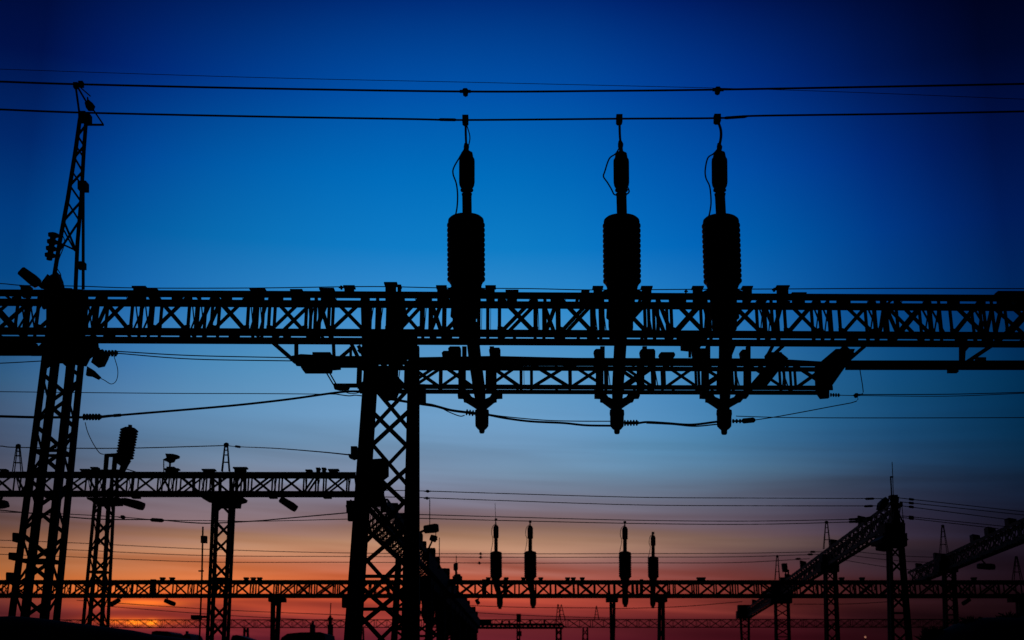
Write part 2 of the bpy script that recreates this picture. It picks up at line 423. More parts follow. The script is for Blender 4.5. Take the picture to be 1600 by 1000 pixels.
for x, y, w, h in ((764, 543, 18, 13), (928, 545, 13, 13), (1157, 546, 16, 13), (700, 541, 20, 18), (1000, 545, 24, 16), (1030, 550, 25, 7), (1082, 544, 22, 15), (1197, 550, 26, 14), (690, 548, 14, 14)):
    mb = MB(); mb.px([(x, y + 3), (x + 3, y), (x + w - 2, y), (x + w, y + 3), (x + w, y + h - 2), (x + w - 3, y + h), (x + 2, y + h)], YL + .15, .22)
    mb.rect(x + w * .3, y + h - 1, x + w * .6, y + h + 10, YL + .2, .08)
    mb.build('terminal_box', 'iron', low)
mb = MB()
for x in (716, 931, 995, 1096, 1162): mb.rect(x, 562, x + 12, 612, YL - .03, .05)
for x in (771, ): mb.rect(x - 8, 562, x + 5, 612, YL - .03, .05)
mb.each('post', 'steel', low)
mb = MB(); mb.px([(1065, 516), (1098, 516), (1096, 540), (1086, 545), (1066, 543)], YN + .1, .3); mb.rect(1076, 543, 1080, 558, YN + .2, .05); mb.rect(1085, 543, 1088, 558, YN + .2, .05)
mb.build('control_box', 'iron', beam)
# beam-level arms: bracket on the left, tubular bus support on the right
mb = MB()
for a, b, w in (((425, 534), (462, 566), 6), ((463, 536), (463, 566), 6), ((521, 536), (522, 560), 5), ((528, 562), (548, 545), 5), ((548, 542), (548, 556), 4)):
    mb.bar(P(*a, YL + .1), P(*b, YL + .1), w / 67, .06, YV)
mb.rect(515, 556, 575, 573, YL, .12)
mb.px([(455, 556), (470, 553), (488, 554), (488, 550), (516, 550), (520, 556), (530, 560), (530, 573), (517, 574), (516, 579), (474, 579), (470, 574), (470, 568), (460, 567)], YL + .05, .3)
for a, b in (((508, 579), (521, 601)), ((513, 579), (525, 600))): mb.bar(P(*a, YL + .2), P(*b, YL + .2), .03, .03, YV)
mb.px([(520, 599), (572, 599), (572, 604), (546, 604), (544, 608), (530, 609), (522, 607)], YL + .15, .12)
mb.build('cantilever', 'steel', beam)
mb = MB(); mb.rect(1322, 563, 1720, 569.4, YL + .05, .08); mb.rect(1322, 570.6, 1720, 577, YL + .05, .08)
for x in (1412, 1482, 1497, 1530, 1640): mb.rect(x, 566, x + 9, 575, YL + .06, .06)
mb.rect(1483, 572, 1498, 581, YL + .02, .15); mb.rect(1500, 540, 1508, 566, YL + .05, .08); mb.px([(1500, 540), (1516, 541), (1509, 549), (1508, 566), (1500, 566)], YL + .03, .03)
mb.bar(P(1512, 565, YL + .08), P(1548, 541, YL + .08), .09, .06, YV); mb.rect(1528, 558, 1541, 569, YL + .02, .2)
mb.build('bus_support', 'steel', beam)

# ------------------------------------------------------------------ near bushings on the main beam
YB = YN + .34
def bushing(label, clamp, lead, can, neck, body, foot, rod, bulb, loop):
    """all arguments are photo points; every section is turned about its own axis at the beam's centre line"""
    base = P(body[2], body[3], YB)
    root = thing('bushing_insulator', label, 'bushing', base, 'three tall bushings on the near beam')
    x0, y0, x1, y1, hw = body
    m = MB(); dx = (x1 - x0) / (y1 - y0)
    prof = [(x0 - dx * 4, y0 - 1.5, hw * .35), (x0 - dx * 2, y0 - 1, hw * .62), (x0, y0 + 1, hw * .86), (x0 + dx * 3, y0 + 3.5, hw * .955), (x0 + dx * 7, y0 + 6, hw * .975), (x0, y0 + 9, hw * .965)]
    prof += ribs(x0, y0 + 9, x1, y1, 12, hw * 1.03, hw * .835)
    prof += [(x1, y1 + 1, hw * .9), (x1, y1 + 3, hw * .84)]
    lathe_px(m, prof, YB, 40); m.build('insulator', 'porcelain', root)
    m = MB(); fx, fy, fh = foot                # turret below the porcelain, sunk in the truss
    lathe_px(m, [(x1, y1 + 3, hw * .86), (x1, y1 + 9, hw * .80), (x1 + (fx - x1) * .2, y1 + 12, hw * .92), (x1 + (fx - x1) * .25, y1 + 18, hw * .92), (x1 + (fx - x1) * .3, y1 + 19, hw * .74), (x1 + (fx - x1) * .6, y1 + 38, hw * .70), (x1 + (fx - x1) * .65, y1 + 40, fh * 1.12), (fx, fy - 22, fh * 1.12), (fx, fy - 20, fh * .95), (fx, fy - 8, fh * .95), (fx, fy - 4, fh * .92), (fx, fy, fh * .6)], YB, 28); m.build('turret', 'iron', root)
    m = MB()
    for sgn in (-1, 1):
        m.bar(P(x1 + sgn * (hw * .7), y1 + 12, YB), P(x1 + sgn * (hw + 9), y1 + 20, YB), .13, .12, YV)
    m.build('mounting_lug', 'iron', root)
    x0, y0, x1, y1, hw = neck
    m = MB(); lathe_px(m, [(x0, y0, hw * 1.12), (x0, y0 + 4, hw), (x1, y1, hw)], YB, 20); m.build('neck', 'iron', root)
    x0, y0, x1, y1, hw = can
    m = MB(); dx = (x1 - x0) / (y1 - y0); xx = lambda y: x0 + dx * (y - y0)
    lathe_px(m, [(xx(y0 - 11), y0 - 11, 2.6), (xx(y0 - 4), y0 - 4, 3.2), (xx(y0 - 1), y0 - 1, hw * .55), (xx(y0), y0, hw * .72), (xx(y0 + 7), y0 + 7, hw * .82), (xx(y0 + 10), y0 + 10, hw * .97), (xx(y0 + 14), y0 + 14, hw),
                 (xx(y1 - 8), y1 - 8, hw), (xx(y1 - 3), y1 - 3, hw * .93), (x1, y1, hw * .8), (x1, y1 + 1, hw * .62), (x1, y1 + 3, hw * .62), (x1, y1 + 3.5, hw * .82), (x1, y1 + 5, hw * .82), (x1, y1 + 6, hw * .6)], YB, 26); m.build('terminal_cap', 'iron', root)
    cx, cy, cw_, ch = clamp
    m = MB(); s = sc(cx, cy, YB); m.px([(cx - cw_, cy - ch), (cx + cw_, cy - ch), (cx + cw_, cy + ch * .7), (cx + cw_ * .5, cy + ch), (cx - cw_ * .5, cy + ch), (cx - cw_, cy + ch * .7)], YB - cw_ / s, 2 * cw_ / s)
    m.build('top_clamp', 'iron', root)
    m = MB()
    for q, r in lead: m.tube(smooth_px([P(x, y, YB) for x, y in q]), r, 6)
    x, y = lead[0][0][-1]
    lathe_px(m, [(x - .5, y - 4, 2.6), (x + .3, y + 1, 4.4), (x, y + 6, 4)], YB, 10)
    m.build('lead', 'wire', root)
    m = MB()
    for q in loop: m.tube(smooth_px([P(x, y, YB - .2) for x, y in q], 12), .0185, 6)
    m.build('loop_lead', 'wire', root)
    m = MB(); lathe_px(m, [(x, y, h) for x, y, h in rod], YB, 18); m.build('stem', 'iron', root)
    m = MB(); x, y, hw, y2 = bulb
    lathe_px(m, [(x, y - 8, hw * .62), (x, y - 6, hw * .7), (x, y - 1, hw * .7), (x, y, hw * .96), (x, y + 6, hw), (x, y + 10, hw * .93), (x, y + 20, hw * .93), (x, y + 25, hw * .9), (x, y + 29, hw * .62), (x, y + 31, hw * .4), (x, y2 - 2, hw * .38), (x, y2, hw * .28)], YB, 24)
    m.build('lower_terminal', 'porcelain', root)
    m = MB(); ya = 613                          # stepped cradle arms below the lower truss
    for sgn, xe in ((-1, bulb[4] if len(bulb) > 4 else x - 32), (1, bulb[5] if len(bulb) > 5 else x + 32)):
        pass
    return root
def cradle(root, xl, xr, xc, yt=612, yb=637):
    m = MB()
    for xe, sg in ((xl, 1), (xr, -1)):
        h = (xc - xe) * sg
        q = [(xe, yt), (xe, yt + 6.5), (xe + sg * 9, yt + 7), (xe + sg * 9, yt + 12), (xe + sg * 13, yt + 13), (xe + sg * (h * .62), yt + 19), (xe + sg * (h - 5), yb), (xc, yb), (xc, yt + 14), (xe + sg * (h * .6), yt + 8), (xe + sg * (h * .45), yt)]
        m.px(q, YB - .16, .32)
    m.build('cradle', 'steel', root)
b1 = bushing('leftmost tall ribbed bushing on the near beam, beside the middle lattice column', (727, 186, 4.8, 7),
    [([(727.5, 192), (727.8, 210), (728.5, 228)], .028), ([(728.5, 193), (734, 212), (733, 224), (730, 232)], .014)],
    (729.5, 239, 729.5, 293, 12.3), (729.5, 303, 730, 345, 7.4), (728, 340, 728.5, 441, 28.8), (725.5, 517, 19.5),
    [(736, 505, 10), (742, 560, 10), (749, 610, 9.5), (752, 638, 7)], (753, 641, 11.2, 677),
    [[(727, 231), (718, 246), (709, 262), (708, 272), (713, 287), (715, 305), (714, 325), (711, 339)]])
cradle(b1, 715, 785, 752)
b2 = bushing('tall ribbed bushing standing between the other two on the near beam', (968, 185, 4.8, 7),
    [([(968, 192), (968.5, 210), (969.5, 224)], .03)],
    (970.5, 240, 971, 293, 12.3), (971, 303, 972, 345, 8), (971.2, 341, 972, 444, 28.8), (970, 519, 20.5),
    [(971, 508, 10), (968, 560, 9.6), (965, 612, 9), (964, 638, 7)], (964, 641, 11.6, 678),
    [[(969, 229), (962, 240), (952, 248), (945, 268), (943, 276), (949, 285), (955, 295), (959, 303), (963, 305)], [(981, 293), (983, 299), (980, 303), (975, 302)]])
cradle(b2, 930, 1000, 964)
b3 = bushing('rightmost tall ribbed bushing on the near beam, with a bent lead at its top', (1121.5, 184, 5.2, 6.5),
    [([(1122, 190), (1126, 202), (1126.5, 214), (1124, 228)], .034)],
    (1124, 239, 1124.5, 293, 12.3), (1125, 303, 1127, 345, 8), (1126.2, 341, 1129.3, 444, 28.8), (1132, 519, 20.5),
    [(1134, 508, 10.5), (1133.5, 560, 10.5), (1133, 612, 9), (1132, 638, 7)], (1131.5, 641, 12.3, 679),
    [[(1123, 231), (1115, 240), (1106, 247), (1102, 265), (1103, 278), (1109, 292), (1111, 315), (1109, 332), (1106, 342)]])
cradle(b3, 1096, 1170, 1132)
# slanted strut running past the third bushing
MB().px([(1137, 538), (1151, 538), (1138, 570), (1134, 612), (1120, 612), (1121, 574)], YN + .12, .08).build('strut', 'steel', low)

# floodlight on the left end of the main beam
floodlight(46, 433, YN + .2, 32, 17, 38, (66, 449), 'tilted floodlight clamped on the top of the near beam beside the tall lightning mast')
mb = MB()
for x0, y0, x1, y1 in ((18, 832, 29, 847), (13, 863, 27, 874)):
    pass
def wall_box(label, x0, y0, x1, y1, Y, depth, tox):
    b = thing('junction_box', label, 'junction box', P((x0 + x1) / 2, y1, Y), 'boxes on the leg of the left column')
    m = MB(); m.px([(x0 + 1, y0), (x1, y0 + .6), (x1, y1), (x0, y1 - 1), (x0, y0 + 2)], Y, depth); m.build('body', 'iron', b)
    m = MB(); m.rect(x1 - 1, (y0 + y1) / 2 - 1.5, tox, (y0 + y1) / 2 + 1.5, Y + depth * .3, .06); m.each('bracket', 'steel', b)
    m = MB(); m.rect(x0 + 2, y0 + 2, x1 - 2, y1 - 2, Y - .02, .018); m.build('cover', 'iron', b)
    return b
wall_box('uppermost small junction box on the outer leg of the left lattice column', 19, 832, 28, 847, YN, .25, 36)
wall_box('middle junction box on the outer leg of the left lattice column', 13, 863, 28, 875, YN, .3, 32)
wall_box('lowest junction box on the outer leg of the left lattice column', 9, 894, 22, 908, YN, .3, 27)

# ================================================================== MID-LEFT GANTRY (48 m)
Y4 = 48.0
z4 = P(0, 737, Y4).z
g4 = thing('steel_gantry', 'lower lattice gantry on two columns between the left and middle columns of the near one', 'gantry', V((P(250, 1000, Y4).x, Y4, 0)))
A4 = PZ(-60, 736.5, z4); B4 = PZ(556, 737.5, z4)
H4 = z4 - P(0, 773, Y4).z
beam4, c4 = truss(g4, A4, B4, H4, .7, V((0, 1, 0)), .16, .085, 41, plan=1.3, diag=False, backx=.4, pats=[('X', .9), ('N', .26), ('X', .95), ('D', .45), ('N', .3)])
col4a, _ = colpx(g4, 146, 181, 776, 127, 171.5, 975, Y4, .7, .8, .135, .74, .10, 7)
col4b, _ = colpx(g4, 331, 369, 776, 321, 359, 1000, Y4, .7, .8, .135, .80, .10, 8)
mb = MB(); mb.px([(135, 777), (186, 777), (184, 782), (181, 786), (147, 787), (143, 783), (136, 780)], Y4 - .05, .9); mb.build('cap_plate', 'steel', col4a)
mb = MB(); mb.px([(314, 777), (380, 777), (378, 781), (370, 783), (369, 790), (331, 790), (330, 783), (318, 780)], Y4 - .05, .9); mb.build('cap_plate', 'steel', col4b)
spike(g4, 28.5, 697, 21, 34, 737, Y4); spike(g4, 353.5, 695, 347, 358.5, 737, Y4)
for q in ((126, 733, 138, 742), (142, 730, 151, 745), (156, 734, 186, 742), (258, 732, 276, 742), (317, 733, 333, 742), (366, 730, 383, 746), (478, 734, 486, 740), (494, 731, 499, 741), (503, 731, 508, 741), (514, 733, 527, 741), (0, 733, 8, 741)):
    lug(beam4, *q, Y4 - .06, .3)
mb = MB()
for x in (70, 205, 300, 380, 420, 505): mb.rect(x, 741, x + 5, 776, Y4 - .03, .03) if x in (300, 380) else mb.rect(x, 772, x + 12, 778, Y4 + .05, .3)
[mb.rect(x, 742, x + 5, 777, Y4 - .04, .05) for x in (148, 160, 172, 180, 330, 341, 358, 367)]; mb.each('splice_plate', 'steel', beam4)
ti = thing('post_insulator', 'leaning ribbed post insulator on a bent bracket above the lower left beam', 'insulator', P(193, 728, Y4 + .3))
m = MB(); lathe_px(m, [(203.5, 664, 3), (203.3, 668, 3.2), (203, 668.3, 8), (202.5, 671, 12)] + ribs(202.3, 671, 194.3, 717, 11, 14, 10.4) + [(194, 718.5, 9)], Y4 + .3, 24); m.build('porcelain', 'porcelain', ti)
m = MB(); m.px([(183, 708), (192, 717), (203, 719), (199, 725), (195, 733), (192, 738), (185, 738), (188, 728), (180, 722)], Y4 + .25, .2); m.build('foot', 'iron', ti)
m = MB(); m.px([(161, 738), (163, 709), (181, 708), (182, 713), (179, 737), (174, 737), (176, 713), (168, 713), (166, 737)], Y4 + .2, .2); m.each('bracket', 'iron', ti)
dl = thing('signal_lamp', 'small cup shaped lamp on a stand above the lower left beam', 'lamp', P(265, 736, Y4 + .2))
m = MB(); m.px([(258, 708.5), (270, 709), (278, 711), (277, 714), (271, 716), (269, 720), (262, 722), (257, 719), (254, 718), (260, 715)], Y4 + .1, .35); m.build('housing', 'iron', dl)
m = MB(); m.rect(264, 720, 266.5, 731, Y4 + .2, .06); m.rect(255, 719, 256.3, 737, Y4 + .2, .04); m.rect(260, 729, 272, 738, Y4 + .12, .3); m.build('stand', 'iron', dl)
floodlight(208, 787, Y4 - .1, 32, 13, 15, (190, 779), 'large floodlight hanging under the lower left beam beside its left column')
floodlight(450, 787, Y4 - .1, 28, 12, 32, (441, 778), 'drooping floodlight hanging under the lower left beam near its right end')
floodlight(3, 788, Y4 - .1, 10, 18, 80, (2, 776), 'floodlight hanging under the lower left beam at the left edge')
bx = thing('junction_box', 'small upright box on the side of the middle column holding a thin wire', 'junction box', P(551, 714, YN + .4))
m = MB(); m.rect(548, 697, 557.5, 711, YN + .4, .25); m.build('body', 'iron', bx)
m = MB(); m.px([(544, 709), (557, 710), (557, 715), (552, 717), (545, 714)], YN + .42, .2); m.rect(555, 704, 563, 707, YN + .5, .06); m.each('bracket', 'steel', bx)

# slender instrument mast beside the mid-left column
pm = thing('antenna_mast', 'thin instrument mast with a small box beside the second column of the lower left gantry', 'mast', V((P(316, 1000, 50).x, 50, 0)))
m = MB(); m.tube([V((P(316, 1000, 50).x, 50, 0)), P(315.5, 900, 50), P(317, 823, 50)], .035, 6); m.build('pole', 'steel', pm)
m = MB(); m.rect(313.5, 837, 322, 848, 49.9, .25); m.build('box', 'iron', pm)
m = MB(); m.rect(310, 891, 318, 893.2, 50, .05); m.rect(308, 962, 322, 965, 49.8, .4); m.rect(298, 961, 312, 967, 49.7, .4); m.build('crossarm', 'steel', pm)

# ================================================================== FAR GANTRY (80 m) right across the yard
Y8 = 80.0
z8 = P(0, 906, Y8).z
g8 = thing('steel_gantry', 'far lattice gantry across the whole yard, its low beam carrying four small bushings', 'gantry', V((P(957, 1000, Y8).x, Y8, 0)))
A8 = PZ(-80, 906, z8); B8 = PZ(1700, 906.5, z8)
H8 = z8 - P(0, 933, Y8).z
beam8, c8 = truss(g8, A8, B8, H8, 1.0, YV, .22, .12, 81, plan=2.2, diag=True, backx=.25, pats=[('X', 1.15), ('N', .3), ('X', 1.1), ('V', 1.0), ('N', .35)])
for xl, xr, xlb, xrb, w in ((423, 440, 422, 437, .2), (952, 962, 953, 961, .14), (1028, 1039, 1027, 1039, .16), (668, 690, 667, 690, .22), (1586, 1602, 1590, 1608, .22)):
    c_, _ = colpx(g8, xl, xr, 934, xlb, xrb, 1000, Y8 + .2, .6, .6, w, .9, .12, xl)
    MB().rect(xl - 4, 934, xr + 4, 940, Y8 + .1, .9).build('cap_plate', 'steel', c_)
for x in (250, 265, 381, 392, 402, 893, 907, 1090, 1096, 1220, 1313, 1345, 1448, 1520, 760, 788, 815, 842, 884):
    lug(beam8, x, 902.5, x + 6, 909, Y8 - .05, .3)
spike(g8, 1588, 871, 1583, 1596, 906, Y8, .03)
m = MB(); m.rect(235, 905, 243, 934, Y8 - .05, .2); m.rect(604, 903, 609, 933, Y8 - .05, .2)
m.rect(753, 905, 760, 933, Y8 - .06, .2); m.rect(786, 905, 793, 933, Y8 - .06, .2); m.rect(1000, 905, 1005, 933, Y8 - .06, .2); m.each('splice_plate', 'steel', beam8)

def far_bushing(x, top, can0, can1, body0, body1, hw, tip, tipx, label):
    k = hw / 9.5
    root = thing('bushing_insulator', label, 'bushing', P(x, body1, Y8 + .5), 'small bushings on the far beam')
    m = MB(); lathe_px(m, [(x, body0 - .5, hw * .5), (x, body0 + 1, hw * .92)] + ribs(x, body0 + 2, x + .3, body1, 11, hw, hw * .93) + [(x, body1 + 1, hw * .8)], Y8 + .5, 20); m.build('insulator', 'porcelain', root)
    m = MB(); lathe_px(m, [(x, can1, 2.9 * k), (x, body0 + 1, 2.9 * k)], Y8 + .5, 12); m.build('neck', 'iron', root)
    m = MB(); lathe_px(m, [(x - .3, can0 - 5, .9 * k), (x - .2, can0 - 1, 1.2 * k), (x, can0, 2.8 * k), (x, can0 + 3, 4.2 * k), (x, can1 - 2, 4.2 * k), (x, can1, 2.4 * k)], Y8 + .5, 14); m.build('terminal_cap', 'iron', root)
    m = MB(); m.tube(smooth_px([P(*q, Y8 + .5) for q in ((x - .3, can0 - 4), (x - .5, (top + can0) / 2), (x - .5, top))]), .03, 5); m.rect(x - 2, top - 1, x + 2, top + 2.5, Y8 + .4, .15); m.build('lead', 'wire', root)
    m = MB(); m.tube(smooth_px([P(*q, Y8 + .3) for q in ((x, can0 - 3), (x - 5.5 * k, can0 + 2), (x - 7 * k, can0 + 12), (x - 5 * k, can1), (x - 6 * k, (can1 + body0) / 2), (x - 8 * k, body0))]), .02, 5); m.build('loop_lead', 'wire', root)
    m = MB(); lathe_px(m, [(x, body1, hw * .8), (x, body1 + 8, hw * .55), (x + (tipx - x) * .5, body1 + 20, hw * .48), (tipx, 930, hw * .45)], Y8 + .5, 14); m.build('turret', 'iron', root)
    m = MB(); lathe_px(m, [(tipx, 933, hw * .52), (tipx, tip - 9, hw * .50), (tipx, tip - 5, hw * .44), (tipx, tip - 3.5, hw * .30), (tipx + .2, tip - .5, hw * .26)], Y8 + .5, 12); m.build('lower_terminal', 'porcelain', root)
    return root
far_bushing(775, 811, 821, 842, 862, 902, 9.4, 952, 781, 'leftmost small bushing on the far beam')
far_bushing(828.5, 814, 822, 843, 861.5, 902, 9.8, 951, 833, 'second small bushing from the left on the far beam')
far_bushing(976.5, 815, 823.5, 844, 862, 902, 9.9, 949, 977, 'tall small bushing right of the gap on the far beam, taller than its neighbour')
far_bushing(1020.5, 832, 837, 854, 870, 902, 8.6, 951, 1020, 'rightmost and shortest small bushing on the far beam')
for x, y, w, h, t, mx, my, lab in ((180, 941, 16, 7, 150, 190, 934, 'small floodlight hanging under the far beam beside the left column of the lower gantry'),
                          (265, 941, 17, 7, 22, 260, 933, 'small floodlight hanging under the far beam above the brightest glow'),
                          (746, 940, 8, 6, 60, 749, 933, 'small floodlight hanging under the far beam left of the leftmost far bushing'),
                          (1510, 940, 14, 6, 150, 1516, 933, 'small floodlight hanging under the far beam at the right edge of the yard')):
    floodlight(x, y, Y8 + .2, w, h, t, (mx, my), lab)

# ================================================================== HAZY GANTRY (far off)
YH = 300.0
zh = P(0, 968, YH).z
gh = thing('steel_gantry', 'faint hazy lattice gantry low on the horizon, farthest of all', 'gantry', V((0, YH, 0)))
Hh = zh - P(0, 981, YH).z
beamh, ch = truss(gh, PZ(-40, 968, zh), PZ(1660, 967, zh), Hh, 1.6, YV, .15, .11, 91, plan=6, diag=False, pats=[('X', 2.6), ('X', 2.5), ('N', .5)])
for x in (40, 380, 560, 910, 1440):
    colpx(gh, x, x + 9, 981, x - .5, x + 9.5, 1000, YH, 1.4, 1.6, .3, 1.9, .2, x)
spike(gh, 877, 945, 873, 883, 968, YH, .09); spike(gh, 932, 947, 929, 936, 968, YH, .09)

# ================================================================== RECEDING GANTRY behind the middle column
z6 = P(600, 779, 46).z
g6 = thing('steel_gantry', 'lattice gantry running away from the viewer behind the middle column', 'gantry', V((-4.4, 46, 0)))
A6 = P(606, 779, 46); B6 = PZ(748, 966, z6)
u6 = (B6 - A6).normalized(); k6 = V((-u6.y, u6.x, 0))
beam6, c6 = truss(g6, A6, B6, 1.05, 1.0, k6, .22, .13, 61, plan=1.0, pats=[('X', .95), ('N', .3), ('X', .9), ('D', .4)])
for i, (f, w) in enumerate(((.14, 1.0), (.24, 1.0), (.36, 1.05), (.46, 1.0), (.56, 1.0), (.68, 1.0), (.80, 1.1), (.94, 1.2))):
    p = A6.lerp(B6, f) - Z * 1.0
    q = p + k6 * w
    column(g6, q, p, q - Z * 4 - XV * .12, p - Z * 4 + XV * .12, 1.0, 1.1, .2, .8, .12, 600 + i, k=u6)
m = MB()
for i, f in enumerate((.04, .10, .17, .2, .27, .31, .38, .42, .5, .55, .62, .7, .76, .85, .9, .97)):
    p = A6.lerp(B6, f); h = .35 + .45 * ((i * 37) % 10) / 10
    a_, b_ = u6 * (.35 + .2 * (i % 3)), k6 * .7
    m.hexa([p, p + a_, p + a_ + b_, p + b_, p + Z * h, p + a_ + Z * h * .9, p + a_ + b_ + Z * h, p + b_ + Z * h])
m.each('bracket', 'iron', beam6)
m = MB()                                       # dense equipment slung under it: disconnectors seen end-on
for i, f in enumerate((.26, .32, .38, .44, .5, .56, .62, .68, .74, .8, .86, .92)):
    p = A6.lerp(B6, f) - Z * 1.1 + XV * .02
    for j in range(3):
        q = p + k6 * (.15 + .35 * j) - Z * .1
        m.lathe([(q, .16), (q - Z * .3, .2), (q - Z * .9, .2), (q - Z * 1.4, .13), (q - Z * 1.9, .17), (q - Z * 2.1, .06)], 10)
    m.bar(p - Z * .5 - k6 * .05, p - Z * .5 + k6 * 1.1, .3, .2, u6)
m.each('disconnector', 'iron', g6)
m = MB(); p0, p1 = A6.lerp(B6, .20) - k6 * .05, A6.lerp(B6, .99) - k6 * .05   # cable trough along the near side, tray under the beam
m.extrude([p0 - Z * .12, p0 - Z * .98, p0 - Z * .98 - k6 * .12, p0 - Z * .12 - k6 * .12], p1 - p0); m.build('cable_trough', 'iron', g6)
m = MB(); p0, p1 = A6.lerp(B6, .24) - Z * 1.12, A6.lerp(B6, .99) - Z * 1.12
m.extrude([p0, p0 + k6 * 1.0, p0 + k6 * 1.0 - Z * .5, p0 - Z * .5], p1 - p0); m.build('cable_tray', 'iron', g6)
floodlight(673, 826, 60, 22, 13, -6, (655, 832), 'square floodlight on a curved arm right beside the middle column', 'floodlights on the gantries')
floodlight(677, 841, 62, 10, 10, 20, (667, 864), 'small lamp on a bent arm just right of the middle column')
li = thing('post_insulator', 'short post insulator on top of the receding beam left of the leftmost far bushing', 'insulator', P(714, 905, 95))
m = MB(); lathe_px(m, [(712, 880, 2), (712, 881, 3.6), (712, 890, 3.6), (712.5, 892, 1.8), (713, 897, 2), (714, 898, 5.5), (716, 906, 5.5)], 95, 12); m.build('porcelain', 'porcelain', li)
m = MB(); m.tube([P(713, 882, 95), P(713, 868, 95)], .03, 5); m.rect(707, 900, 722, 907, 94.8, .5); m.each('bracket', 'iron', li)
for x, y0, y1, lab in ((671.5, 780, 822, 'tall thin rod standing right of the middle column'), (686.5, 840, 884, 'short thin rod standing on the receding beam'), (681, 828, 840, 'shortest thin rod, beside the small bent lamp')):
    o = MB().tube([P(x, y1 + 3, 60), P(x, y0, 60)], .022, 5).lathe([(P(x, y1 + 4, 60), .09), (P(x, y1 - 1, 60), .05)], 8).build('rod', 'iron', None, P(x, y1 + 3, 60)); tag(o, lab, 'rod', 'thin rods beside the middle column')

# small distant gantry at the foot of it
Y15 = 150.0
g5 = thing('steel_gantry', 'small distant gantry with a solid beam and a central post near the horizon', 'gantry', V((P(810, 1000, Y15).x, Y15, 0)))
m = MB(); m.rect(744, 974, 880, 977.5, Y15, .5); m.rect(744, 979, 880, 982.5, Y15, .5)
for x in range(746, 880, 7): m.rect(x, 977, x + 3, 979.5, Y15 + .1, .3)
m.rect(746, 968.5, 768, 974, Y15, .6)
for x in (783, 794, 827, 849): m.rect(x, 969.5, x + 3, 974.5, Y15 + .1, .3)
m.build('beam', 'steel', g5)
colpx(g5, 807, 813, 960, 807, 813, 1000, Y15 + .6, .4, .4, .16, .9, .12, 51)
colpx(g5, 868, 878, 982, 868, 878, 1000, Y15 + .6, .6, .6, .22, .9, .14, 52)
spike(g5, 872, 945, 869, 877, 974, Y15, .05)
m = MB(); m.rect(807, 959, 814, 972, Y15 + .5, .5); m.rect(808, 986, 815, 994, Y15 + .5, .5); m.each('post_head', 'iron', g5)

# ================================================================== TWO RECEDING GANTRIES ON THE RIGHT
def side_gantry(label, n0, n1, Yn, H, D, cols, lugs, seed):
    zz = P(n0[0], n0[1], Yn).z
    Aa = P(n0[0], n0[1], Yn); Bb = PZ(n1[0], n1[1], zz)
    u = (Bb - Aa).normalized(); k = V((u.y, -u.x, 0))       # depth goes away to the right
    g = thing('steel_gantry', label, 'gantry', V((Aa.x, Aa.y, 0)))
    bm_, c = truss(g, Aa, Bb, H, D, k, .19, .135, seed, plan=1.3, pats=[('X', 1.15), ('N', .35), ('V', 1.1)])
    L = (Bb - Aa).length
    for i, (xl, xr, yt, xlb, xrb, lw) in enumerate(cols):
        # distance where the beam passes this column
        best = min(range(0, 301), key=lambda j: abs(scr(Aa.lerp(Bb, j / 300) + k * D * .5)[0] - (xl + xr) / 2))
        Yc = Aa.lerp(Bb, best / 300).y
        cc, _ = colpx(g, xl, xr, yt, xlb, xrb, 1000, Yc, .5, .55, lw, .72, .085, seed + i)
        w = xr - xl
        m = MB(); m.rect(xl - w * .16, yt - w * .45, xr + w * .16, yt + w * .25, Yc - .1, 1.0); m.rect(xl - w * .05, yt - w * 1.0, xr + w * .05, yt - w * .4, Yc - .05, .9)
        m.build('cap_plate', 'steel', cc)
    for f, w, h in lugs:
        p = Aa.lerp(Bb, f); a_ = u * w; b_ = k * .4
        MB().hexa([p, p + a_, p + a_ + b_, p + b_, p + Z * h, p + a_ + Z * h, p + a_ + b_ + Z * h * .8, p + b_ + Z * h * .8]).build('bracket', 'iron', bm_)
    return g, Aa, Bb, k
def scr(p):
    d = V(p) - EYE; dep = d.y * cp + d.z * sp; up = -d.y * sp + d.z * cp
    return (800 + F * d.x / dep, 500 - F * up / dep)
gR, AR, BR, kR = side_gantry('dark lattice gantry sloping away to the left from the tall spired column on the right', (1390, 784), (1166, 950), 53, 1.0, .55,
    [(1384, 1413, 846, 1387, 1426, .14), (1286, 1308, 888, 1288, 1313, .14), (1209, 1234, 936, 1210, 1236, .17), (1155, 1172, 962, 1157, 1172, .17)],
    [(.03, .5, .3), (.1, .3, .45), (.22, .9, .35), (.40, .4, .5), (.52, .6, .4), (.75, .8, .4), (.9, .6, .4)], 71)
m = MB(); m.px([(1376, 842), (1383, 836), (1412, 836), (1420, 843), (1413, 848), (1378, 848)], 52.6, 1.6); m.build('platform', 'steel', gR)
colpx(gR, 1394, 1401, 776, 1386, 1411, 838, 53, .4, .8, .18, .8, .1, 79, ground=False, name='spire')
m = MB(); m.tube([P(1393.5, 778, 53), P(1391.5, 744, 53)], .03, 5); m.tube([P(1396, 778, 53.2), P(1394, 722, 53.2)], .018, 5); m.rect(1392, 744, 1396, 746, 53, .1); m.rect(1392, 773, 1403, 779, 52.9, .4); m.build('antenna', 'steel', gR)
m = MB(); m.px([(1376, 784), (1384, 776), (1390, 782), (1386, 790), (1380, 796), (1374, 794)], 52.5, .5); m.px([(1354, 808), (1362, 806), (1364, 812), (1356, 816)], 54, .6); m.each('bracket', 'iron', gR)
spike(gR, 1291.5, 816, 1287, 1297.5, 858, 72, .022); spike(gR, 1214.5, 869, 1211, 1218, 906, 97, .026)
